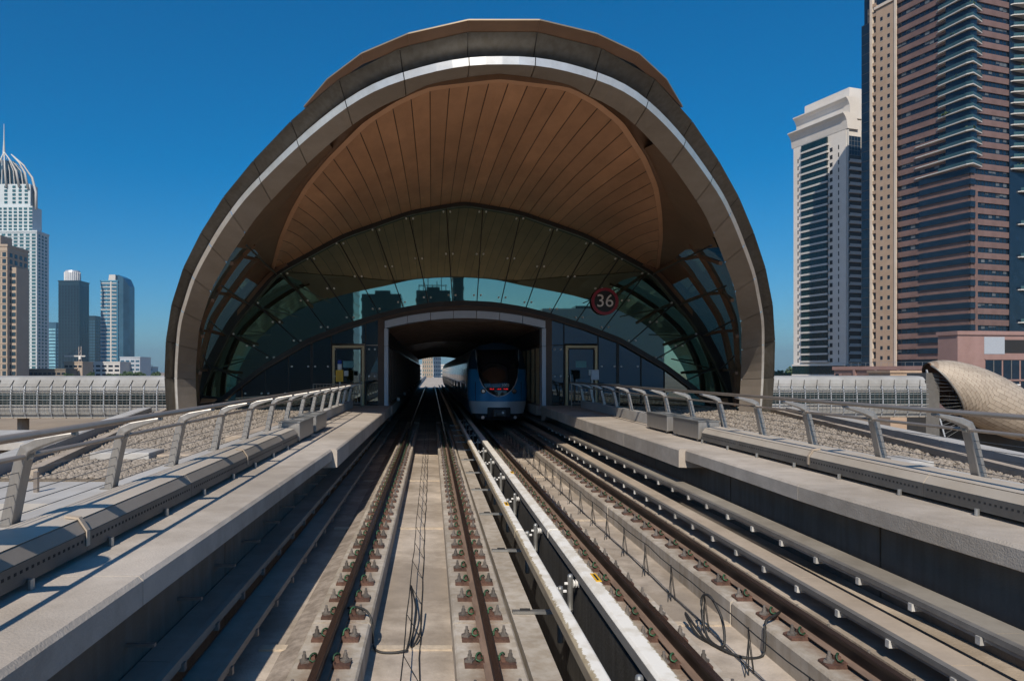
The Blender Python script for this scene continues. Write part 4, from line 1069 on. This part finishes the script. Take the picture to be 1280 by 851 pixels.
MB().box(-1.0,6,31.1,34.2,8,124).build('glass_slab', M['nglass'], pk)
sl_ = MB().box(-1.05,-1.0,31.1,34.2,0,.25).mesh('slab_line', M['dark'])
for k in range(36): link(sl_, 'slab_line', pk, (0,0,12+k*FH))
MB().box(-.6,.4,32,32.2,124,129).build('roof_mast', M['galv_d'], pk); MB().box(-1.4,1.5,31.4,31.6,127,127.3).build('roof_arm', M['galv_d'], pk)

pd = thing('pink_podium', 'low pink podium with framed recesses below the banded high rise', 'podium', (153.9,205,-8), RZ)
MB().box(-14,0,-6,33,0,10.8).build('block', M['pinkp'], pd)
MB().box(-14.6,1,-6.6,33.2,10.8,11.9).build('parapet', M['pinkp'], pd)
for k, (y0_, y1_) in enumerate([(-4,2),(3.2,9.4),(10.6,16.8),(18,24.4),(25.6,30)]):
    f_ = MB().box(-14.05,-13.9,y0_,y1_,7.4,9.9).build('recess', M['pink'], pd)
    MB().box(-14.35,-14.0,y0_-.1,y1_+.1,7.1,7.4).build('recess_sill', M['cream'], f_)
    MB().box(-14.05,-13.9,y0_,y1_,2.0,6.2).build('ground_window', M['nglass'], pd)
for k, y in enumerate((-5.2,2.35,9.75,17.2,24.8)): MB().box(-14.6,-14.0,y,y+.75,0,10.8).build('pilaster', M['pinkp'], pd)
MB().box(-14.3,-13.95,31.2,32.2,7,9.6).build('slot_window', M['nglass'], pd)
# terrace furniture and planting on the podium roof
for k in range(12):
    MB().tube([(-13.6,1+k*2.6,11.9),(-13.6,1+k*2.6,13.0)], .05, 5).build('terrace_post', M['galv'], pd)
MB().box(-13.65,-13.55,0,31,13.0,13.08).build('terrace_rail', M['galv'], pd)
pd2 = thing('podium_block', 'pink block with navy window grid in front of the high rise, right edge', 'building', wp(1197,464,150)-Vector((0,0,EYE+8)), RZ*.4)
MB().box(0,40,0,5,0,18).build('block', M['pinkp'], pd2)
MB().box(-.3,40.3,-.3,5.2,18,18.8).build('parapet', M['pinkp'], pd2)
for i in range(6):
    for z0 in (4.2,8.7):
        o = MB().box(6.5+i*4.2,10.3+i*4.2,-.05,.1,z0,z0+4.0).build('window', M['nglass'], pd2)
        MB().box(8.3+i*4.2,8.45+i*4.2,-.12,-.051,z0,z0+4.0).build('window_bar', M['galv_d'], o)
for z in (4.0,8.35,12.8): MB().box(6.3,40,-.18,-.05,z,z+.22).build('window_rail', M['pinkp'], pd2)
MB().box(6.3,40,-.04,.1,0,3.9).build('shopfront', M['nglass'], pd2)
MB().box(11,19,-.05,.1,14.2,17).build('upper_opening', M['dark'], pd2); MB().box(21,34,-.05,.1,14.2,17).build('upper_opening', M['dark'], pd2)
MB().box(6.2,11,-.06,.1,14.0,17.6).build('grey_panel', M['trim'], pd2)
lamp = thing('street_lamp', 'pale street lamp before the navy window grid', 'street lamp', wp(1269,464,110)-Vector((0,0,EYE+8)))
MB().tube([(0,0,0),(0,0,8.2)], [.12,.07], 8).build('pole', M['galv'], lamp); MB().box(-.5,.7,-.15,.15,8.2,8.4).build('lamp_head', M['white'], lamp)
tag(MB().box(0,6.6,0,6,0,10.1).box(-.2,6.8,-.2,6.2,10.1,10.5).build('low_wall_block', M['beige']), 'plain beige block between the footbridge and the pink podium', 'building').location = wp(1113,464,120)-Vector((0,0,EYE+8))
# sign letters on the lower high rise terrace
# white tower
wt = thing('white_tower', 'pale grey high rise with curved roof caps and green glass bay', 'tower', (162,280,-8), RZ)
M['pale'] = mat('pale_render', (.66,.63,.60), .7, var=.05, scale=.3, patch=.05)
M['ggl'] = mat('green_black_glass', (.006,.022,.024), .12, var=.3, scale=.3)
WT = 109
MB().box(0,8.6,0,26,0,WT).build('shaft', M['pale'], wt)
MB().box(8.6,26,1.5,26,0,WT-2).build('rear_shaft', M['pale'], wt)
MB().box(-.7,0,8.5,21.3,14,WT-4.5).build('glass_bay', M['ggl'], wt)
slab_me = MB().box(-1.05,-.02,7.9,21.4,0,.75).mesh('floor_slab', M['slabw'])
slit = MB().box(-.03,.0,0,.5,0,1.7).mesh('slit_window', M['dark'])
bwin = MB().box(-.04,.02,0,1.3,0,1.6).mesh('side_window', M['dark'])
fb = MB().box(.9,7.4,-1.0,.0,0,.55).box(.9,7.4,-1.0,-.95,.55,1.2).mesh('balcony', M['slabw'])
MB().box(.8,7.5,-.05,.05,8,WT-14).build('balcony_back', M['dark'], wt)
for k in range(33):
    z = 8+k*3.0
    if 13 < z < WT-6: link(slab_me, 'floor_slab', wt, (0,0,z))
    if z < WT-10:
        link(slit, 'slit_window', wt, (0,3.2,z)); link(slit, 'slit_window', wt, (0,23.3,z)); link(bwin, 'side_window', wt, (0,6.3,z))
    if z < WT-16: link(fb, 'balcony', wt, (0,0,z))
MB().box(1.0,7.2,-.1,.05,WT-14,WT-6.5).build('grid_window', M['nglass'], wt)
for k in range(5): MB().box(1.0+k*1.55,1.08+k*1.55,-.16,-.1,WT-14,WT-6.5).build('grid_bar', M['galv_d'], wt)
for k in range(5): MB().box(1.0,7.2,-.16,-.1,WT-14+k*1.85,WT-13.9+k*1.85).build('grid_bar', M['galv_d'], wt)
MB().box(.2,.9,-.5,0,0,WT-3).build('corner_fin', M['slabw'], wt); MB().box(7.5,8.4,-.5,0,0,WT-4).build('corner_fin', M['slabw'], wt)
MB().box(-.1,.15,14,17.5,WT-3.6,WT-1.8).build('roof_opening', M['dark'], wt); MB().box(-.12,.15,9.5,12.5,WT-3.2,WT-1.4).build('roof_opening', M['dark'], wt)
def capprof(x0, zt, w, d): return [(x0-2.4,zt-.2),(x0-1.4,zt-1.2),(x0-.6,zt-2.8),(x0-.05,zt-d),(x0+w,zt-d),(x0+w-.1,zt-d*.6),(x0+w-.8,zt-d*.3),(x0+w-2.2,zt-.05),(x0+w-4,zt+.4),(x0-2.4,zt+.25)]
MB().prism(capprof(-.05, WT+2, 5.5, 6), -.8, 26.8).build('roof_cap', M['pale'], wt)
MB().prism(capprof(2.0, WT+8.5, 6.6, 8), -.3, 26).build('roof_cap', M['pale'], wt)
MB().prism([(5,WT),(24,WT),(24,WT+14),(5,WT+14)], 3, 25).build('plant_block', M['pale'], wt)
MB().box(-.5,8.8,-.3,26.2,0,13).build('base_glazing', M['ggl'], wt)
for z in (0,4.2,8.4,12.6): MB().box(-.65,8.9,-.45,26.3,z,z+.7).build('base_band', M['pale'], wt)

# ------------------------------------------------------------------ skyline on the left
def px_box(x0, x1, ytop, Y, dep): 
    a = (x0-VX)/F_PX*Y; b = (x1-VX)/F_PX*Y; return a, b, (VY-ytop)/F_PX*Y+EYE+8
def tower(name, label, x0, x1, ytop, Y, dep, wall, glassm, fh, cols, wfrac=.55, hfrac=.55, ground=0, side=True):
    a, b, H = px_box(x0, x1, ytop, Y, dep)
    t = thing(name, label, 'tower', ((a+b)/2, Y, -8)); w = (b-a)/2
    MB().box(-w,w,0,dep,0,H).build('shaft', wall, t)
    m = MB(); n = int(H/fh); cw = 2*w/cols
    for k in range(n-1):
        for c in range(cols):
            x = -w+cw*(c+.5); z = 3+k*fh; m.box(x-cw*wfrac/2,x+cw*wfrac/2,-.25,.05,z,z+fh*hfrac)
        if side:
            for c in range(max(2,int(dep/6))):
                y = 3+c*6; m.box(w-.05,w+.25,y,y+3,3+k*fh,3+k*fh+fh*hfrac)
    m.build('windows', glassm, t, kind='stuff')
    bd = MB()
    for k in range(n-1): bd.box(-w-.3,w+.3,-.35,dep,3+k*fh+fh*.8,3+k*fh+fh*.95)
    bd.build('floor_lines', wall, t, kind='stuff')
    MB().box(-w-.5,w+.5,-.5,dep+.5,H,H+1.5).build('parapet', wall, t)
    return t, w, H
M['icewall'] = mat('pale_blue_cladding', (.48,.53,.56), .5, var=.06, scale=.1)
M['tealwin'] = mat('teal_window', (.03,.10,.12), .12, var=.4, scale=.2)
M['sandwall'] = mat('sand_cladding', (.36,.285,.22), .7, var=.08, scale=.08)
M['steelblue'] = mat('blue_curtain_wall', (.045,.11,.17), .14, .1, var=.25, scale=.05)
M['darkglass'] = mat('dark_curtain_wall', (.022,.045,.065), .14, .1, var=.25, scale=.05)
ct, w, H = tower('crown_tower', 'tallest pale tower with petal crown and spire at the left edge', -22, 46, 290, 700, 22, M['icewall'], M['tealwin'], 3.4, 9, .62, .6)
MB().box(-w+2,w-6,3,20,H,H+26).build('upper_block', M['icewall'], ct)
wv = MB()
for k in range(7):
    for x in np.arange(-w+4,w-8,5): wv.box(x,x+3,2.6,3.1,H+2+k*3.4,H+4+k*3.4)
wv.build('upper_windows', M['tealwin'], ct, kind='stuff')
MB().box(-w+5,w-9,5,18,H+26,H+48).build('lantern_block', M['icewall'], ct)
wv = MB()
for k in range(5):
    for x in (-8,0,6,12): wv.box(x,x+3,4.6,5.1,H+29+k*3.8,H+31.2+k*3.8)
wv.build('lantern_windows', M['tealwin'], ct, kind='stuff')
cxr = (5-12)/F_PX*700
loc = lambda px, py, dy=0: wp(px, py, 700+dy)-Vector(ct.location)
for i, pth in enumerate([[(5,190),(14,202),(20,214),(24,234)],[(5,190),(0,202),(-5,214),(-9,234)],[(14,193),(24,203),(31,216),(35,236)],[(14,193),(30,207),(40,222),(45,240),(45,262)],[(5,190),(6,210),(8,234)]]):
    for dy in (4, 15):
        MB().tube([loc(x,y,dy) for x,y in pth], [.5,.9,1.1,1.2,1.2][:len(pth)], 6).build('crown_petal', M['slabw'], ct, True)
MB().loft([[loc(-8,236,8),loc(34,236,8),loc(34,236,14),loc(-8,236,14)],[loc(-6,216,9),loc(30,218,9),loc(30,218,14),loc(-6,216,14)],[loc(1,200,10),loc(18,202,10),loc(18,202,13),loc(1,200,13)]]).build('crown_glass', M['steelblue'], ct)
for k in range(9):
    f = k/8; top = loc(-3+22*f, 196+14*abs(f-.4), 9); MB().tube([loc(-9+44*f,236,6), loc(-7+38*f,214,7), top], [.5,.45,.3], 5).build('crown_rib', M['slabw'], ct)
MB().loft([[loc(16,200,7),loc(16,200,15)],[loc(33,217,7),loc(33,217,15)],[loc(43,240,7),loc(43,240,15)],[loc(44,262,7),loc(44,262,15)]], cap=False, close=False).build('crown_glass', M['darkglass'], ct)
MB().loft([[loc(8,200,8),loc(8,233,8)],[loc(14,206,8),loc(14,233,8)],[loc(20,222,8),loc(20,233,8)],[loc(33,226,8),loc(33,236,8)]], cap=False, close=False).build('crown_glass', M['darkglass'], ct)
MB().tube([loc(5,192,10),loc(5,175,10),loc(5,155,10)], [1.3,.6,.25], 8).build('spire', M['slabw'], ct)
bt, w, H = tower('sandstone_tower', 'sand coloured tower with brown window bays, lower left edge', -50, 9, 308, 500, 26, M['sandwall'], M['darkglass'], 4.6, 8, .6, .62)
MB().box(w,w+4.0,4,20,0,H-14).build('side_wing', M['sandwall'], bt)
wv = MB()
for k in range(int((H-18)/4.6)): wv.box(w+1,w+3.6,3.7,4.1,3+k*4.6,5.6+k*4.6)
wv.build('wing_windows', M['darkglass'], bt, kind='stuff')
MB().box(-w*.6,w*.5,6,20,H,H+9).build('roof_storey', M['sandwall'], bt)
tower('light_blue_block', 'small light blue block with white roof box beside the pale tower', 57, 70, 404, 1100, 20, M['steelblue'], mat('sky_window',(.20,.42,.52),.12,var=.3,scale=.1), 5, 1, .9, .6)[0]
dt, w, H = tower('dark_glass_tower', 'dark glass tower topped by a pale ribbed drum', 73, 99, 352, 900, 26, M['darkglass'], M['nglass'], 4, 7, .5, .8)
dr = MB().tube([(-1,12,H),(-1,12,H+12),(-1,12,H+15)], [9.5,9.5,8.5], 24).build('roof_drum', M['trim'], dt)
for k in range(14):
    a = math.pi+math.pi*k/13; MB().box(-1+9.6*math.cos(a)-.3,-1+9.6*math.cos(a)+.3,12+9.6*math.sin(a)-.3,12+9.6*math.sin(a)+.3,H,H+13).build('drum_rib', M['white'], dt)
tower('teal_slab_tower', 'shorter dark teal slab tower behind the dark glass tower', 106, 119, 396, 1000, 30, M['darkglass'], M['steelblue'], 4, 4, .8, .5)
nt2, w, H = tower('dark_column_tower', 'narrow dark tower with pale column between the glass towers', 117, 127, 400, 1080, 26, M['darkglass'], M['nglass'], 4, 2, .8, .5)
MB().box(2,6.5,-1,-.3,40,H).build('pale_column', M['sandwall'], nt2)
et, w, H = tower('blue_glass_tower', 'bright blue glass tower with white floor lines and curved roof', 126, 147, 352, 800, 24, mat('bright_blue_wall',(.10,.27,.40),.12,.1,var=.2,scale=.05), M['steelblue'], 4.2, 3, .7, .6)
lw_ = MB()
for k in range(int(H/4.2)): lw_.box(-w,w*.9,-.8,-.3,3+k*4.2,4+k*4.2)
lw_.build('white_floor_lines', M['slabw'], et, kind='stuff')
MB().box(1.5,3.0,-1.0,-.3,8,H).build('white_fin', M['slabw'], et)
MB().prism([(-2,H),(6,H),(6,H+8),(-1,H+8)], 2, 12).build('roof_box', M['slabw'], et)
MB().loft([[(w-.5,1,0),(w-.5,1,H+8),(w-.5,24,H+8),(w-.5,24,0)],[(w+5,3,0),(w+5,3,H+5),(w+5,24,H+5),(w+5,24,0)],[(w+9,10,0),(w+9,10,H-4),(w+9,24,H-4),(w+9,24,0)]]).build('curved_wing', M['steelblue'], et)
def lowbld(name, label, x0, x1, ytop, Y, dep, wall, rows, cols, glassm=None):
    a, b, H = px_box(x0, x1, ytop, Y, dep); t = thing(name, label, 'building', ((a+b)/2,Y,-8)); w = (b-a)/2
    MB().box(-w,w,0,dep,0,H).build('wall', wall, t); MB().box(-w-.3,w+.3,-.3,dep+.3,H,H+.8).build('parapet', wall, t)
    for r_ in range(rows):
        for c in range(cols):
            x = -w+2*w*(c+.5)/cols; z = H-2.2-r_*3.6; MB().box(x-w/cols*.7,x+w/cols*.7,-.15,.05,z-1.6,z).build('window', glassm or M['nglass'], t)
    return t
lowbld('white_office', 'long low white office with ribbon windows before the blue tower', 111, 150, 453, 600, 20, M['slabw'], 3, 5)
lowbld('grey_office', 'low blue grey office beside the white office', 150, 175, 447, 620, 24, M['trim'], 3, 4, M['steelblue'])
lowbld('brown_shed', 'low brown building below the dark glass tower', 80, 103, 453, 560, 18, M['sandwall'], 1, 4)
lowbld('dark_shed', 'long dark low building right of the sand coloured tower', 36, 82, 462, 540, 18, M['conc_dark'], 1, 8)
lowbld('distant_house', 'tiny pale block on the horizon left of the station', 176, 190, 459, 900, 20, M['slabw'], 1, 3)
def crane(px, ytop, Y, label, jl):
    p = wp(px, VY, Y); t = thing('tower_crane', label, 'crane', (p.x, Y, -8)); H = (VY-ytop)/F_PX*Y+EYE+8
    m = MB(); 
    for sx in (-.9,.9):
        m.box(sx-.15,sx+.15,-.15,.15,0,H)
    for k in range(int(H/3)): m.bar((-.9,0,k*3),(.9,0,k*3+3), .15, .15)
    m.build('mast', mat('crane_paint',(.5,.42,.38),.6), t); MB().box(-jl,jl*.35,-.4,.4,H-8,H-7).build('jib', M['slabw'], t)
    MB().box(-.8,.8,-.8,.8,H-10,H-7.5).build('cab', M['white'], t); MB().tube([(0,0,H),(-jl*.8,0,H-7)], .12, 4).build('tie', M['dark'], t)
crane(100, 433, 560, 'small construction crane above the low brown building', 12); crane(190, 456, 900, 'tiny distant crane just left of the station arch', 14)

# far things seen through the tunnel
ft = tower('far_pink_tower', 'sunlit sand tower framed by the far end of the tunnel', 528, 541, 400, 620, 20, M['sandwall'], M['tealwin'], 3.6, 5, .4, .5)
tower('far_grey_tower', 'pale grey tower right of the sand tower beyond the tunnel', 542, 551, 410, 660, 20, M['icewall'], M['steelblue'], 3.6, 4, .5, .5)
via = struct('viaduct', MB().box(-2.6,5.4,118.2,330,-2.2,-.5).build('viaduct', M['conc']))
for x in (-2.6,5.2): MB().box(x,x+.2,118.2,330,-.5,.55).build('parapet', M['deckslab'], via)
tower('city_block', 'broad pale block low on the horizon beyond the tunnel', 522, 600, 457, 760, 20, M['slabw'], M['steelblue'], 3.6, 12, .5, .5)
# towers behind the viewer, seen mirrored in the glass front
for i, (x, y, w, d, h, m_) in enumerate([(-14,-150,11,16,32,'darkglass'),(-58,-190,64,20,47,'darkglass'),(7.6,-150,3,10,41,'darkglass'),(62,-210,44,20,33,'trim'),(-110,-160,60,24,60,'darkglass'),(.5,-150,9.5,16,33,'darkglass')]):
    names = ['low dark block mirrored left of the portal crown in the glass front','broad dark tower mirrored at the left end of the teal glass band','slim dark tower mirrored right above the portal crown','long grey block mirrored below the number sign in the glass front','tallest dark tower mirrored at the far left of the glass front','unfinished dark block with roof frames mirrored above the portal crown']
    t = thing('mirrored_tower', names[i], 'tower', (x,y,-8), 0)
    MB().box(-w/2,w/2,-d/2,d/2,0,h).build('shaft', M[m_], t)
    m = MB()
    for k in range(int(h/3.5)): m.box(-w/2-.2,w/2+.2,-d/2-.2,d/2+.2,2+k*3.5,2.8+k*3.5)
    m.build('floor_bands', M[m_], t, kind='stuff')
    MB().box(-w*.2,w*.2,-d*.2,d*.2,h,h+1.5).build('plant_room', M['darkglass'], t)
    if i == 5:
        for k in range(7): MB().box(-4.2+k*1.3,-4.0+k*1.3,-.2,.2,h,h+2.5+(k%3)).build('roof_frame', M['dark'], t)
        MB().box(-4.2,4.0,-.2,.2,h+2.2,h+2.4).build('roof_frame', M['dark'], t)

# ------------------------------------------------------------------ low ground left: yard with barriers, canopy, trees
can = thing('yard_canopy', 'low dark roofed shelter on the ground left of the railing', 'shelter', (-31, 52, -8))
MB().box(-8,8,-5,5,5.2,5.7).build('roof', M['deckslab'], can)
for x in (-7,-2.3,2.3,7):
    for y in (-4,4): MB().tube([(x,y,0),(x,y,5.2)], .3, 8).build('column', M['conc_dark'], can)
MB().box(-7.5,7.5,-3.8,3.8,3.6,5.2).build('canopy_shade', M['dark'], can)  # dark block stands in for the shade below the roof
rw = [mat('barrier_red',(.45,.05,.05),.5), mat('barrier_white',(.7,.69,.67),.5)]
bm0 = None
places = ['first','second','third','fourth','fifth','sixth','seventh','eighth']
for k in range(8):
    p = wp(105+k*13, 0, 66); t = thing('road_barrier', '%s red or white plastic barrier from the left in the yard row' % places[k], 'barrier', (p.x, 66+.4*(k%3), -8), .1*(k%2), 'plastic barriers in the yard')
    mb = MB().prism([(-.7,0),(.7,0),(.7,.25),(.45,.35),(.45,1.1),(-.45,1.1),(-.45,.35),(-.7,.25)], -.25, .25)
    bevel(mb.build('barrier_body', rw[k%2], t), .05); MB().box(-.1,.1,-.3,.3,1.1,1.25).build('filler_cap', rw[(k+1)%2], t)
tk = thing('water_tank', 'small white tank on the ground by the left railing post', 'tank', (-19.5, 36, -8))
bevel(MB().tube([(-1,0,1.3),(1,0,1.3)], 1.1, 20).build('drum', M['white'], tk), .1); MB().box(-.9,.9,-.7,.7,0,.5).build('cradle', M['galv_d'], tk); MB().box(-.15,.15,-.15,.15,2.3,2.7).build('lid', M['galv_d'], tk)
road = struct('road', MB().box(-200,200,84,104,-7.996,-7.985).build('road', mat('asphalt',(.055,.055,.058),.9,var=.2,scale=1.5)))
for k in range(24): MB().box(-190+k*16,-184+k*16,93.9,94.1,-7.985,-7.981).build('lane_dash', M['white'], road)
def tree(x, y, h, r, label, sh=1.0):
    t = thing('tree', label, 'tree', (x,y,-8), 0, 'distant trees along the horizon')
    tk_ = MB().tube([(0,0,0),(.05*h,0,h*.35),(0,0,h*.75)], [.06*h*.5,.04*h*.5,.01*h], 7)
    for a in range(4):
        an = a*1.7; tk_.tube([(.03*h,0,h*.4),(r*.6*math.cos(an),r*.6*math.sin(an),h*.72)], [.012*h,.004*h], 5)
    tk_.build('trunk', M['beam'], t)
    n = 700; m = MB()
    cl = [(RNG.normal(0,r*.42),RNG.normal(0,r*.42),h*.68+RNG.normal(0,h*.13),r*RNG.uniform(.25,.5)) for _ in range(12)]
    for q in range(n):
        c_ = cl[RNG.integers(12)]; d = Vector(RNG.normal(0,1,3)).normalized()*c_[3]*RNG.uniform(.5,1)
        c = Vector(c_[:3])+d; a = Vector(RNG.normal(0,1,3)).normalized()*.07*h; b = a.orthogonal().normalized()*.05*h
        m.quad(c-a-b, c+a-b, c+a+b, c-a+b)
    m.build('crown', M['leaf'], t)
pos = [(40,545),(62,548),(86,540),(112,530),(138,536),(158,528),(172,550),(972,420),(980,430),(988,425),(964,440),(193,600)]
nm = ['far left, beside the sand tower','below the light blue block','below the dark glass tower','left of the white office','before the white office','before the blue grey office','right of the blue grey office','just right of the arch','left of the white tower, middle of three','closest to the white tower','half hidden by the right foot of the arch','closest to the left foot of the arch']
for (px, Y), l in zip(pos, nm):
    p = wp(px, 0, Y); h = 9+RNG.uniform(-1.5,1.5) if px < 500 else 11+RNG.uniform(-1,1.5); tree(p.x, Y, h, h*.55, 'small dark tree on the horizon, '+l)

# ------------------------------------------------------------------ haze: thin even air round everything
hz = MB().box(-6100,6100,-4100,9100,-9.5,262).build('haze', None)
hz['kind'] = 'stuff'
m = bpy.data.materials.new('haze_air'); m.use_nodes = True; nt = m.node_tree
for n in list(nt.nodes): nt.nodes.remove(n)
ho = nt.nodes.new('ShaderNodeOutputMaterial'); pv = nt.nodes.new('ShaderNodeVolumePrincipled')
pv.inputs['Color'].default_value = (.68,.85,1.0,1); pv.inputs['Density'].default_value = 0.00012; pv.inputs['Anisotropy'].default_value = 0.35
nt.links.new(pv.outputs[0], ho.inputs['Volume']); hz.data.materials.append(m)
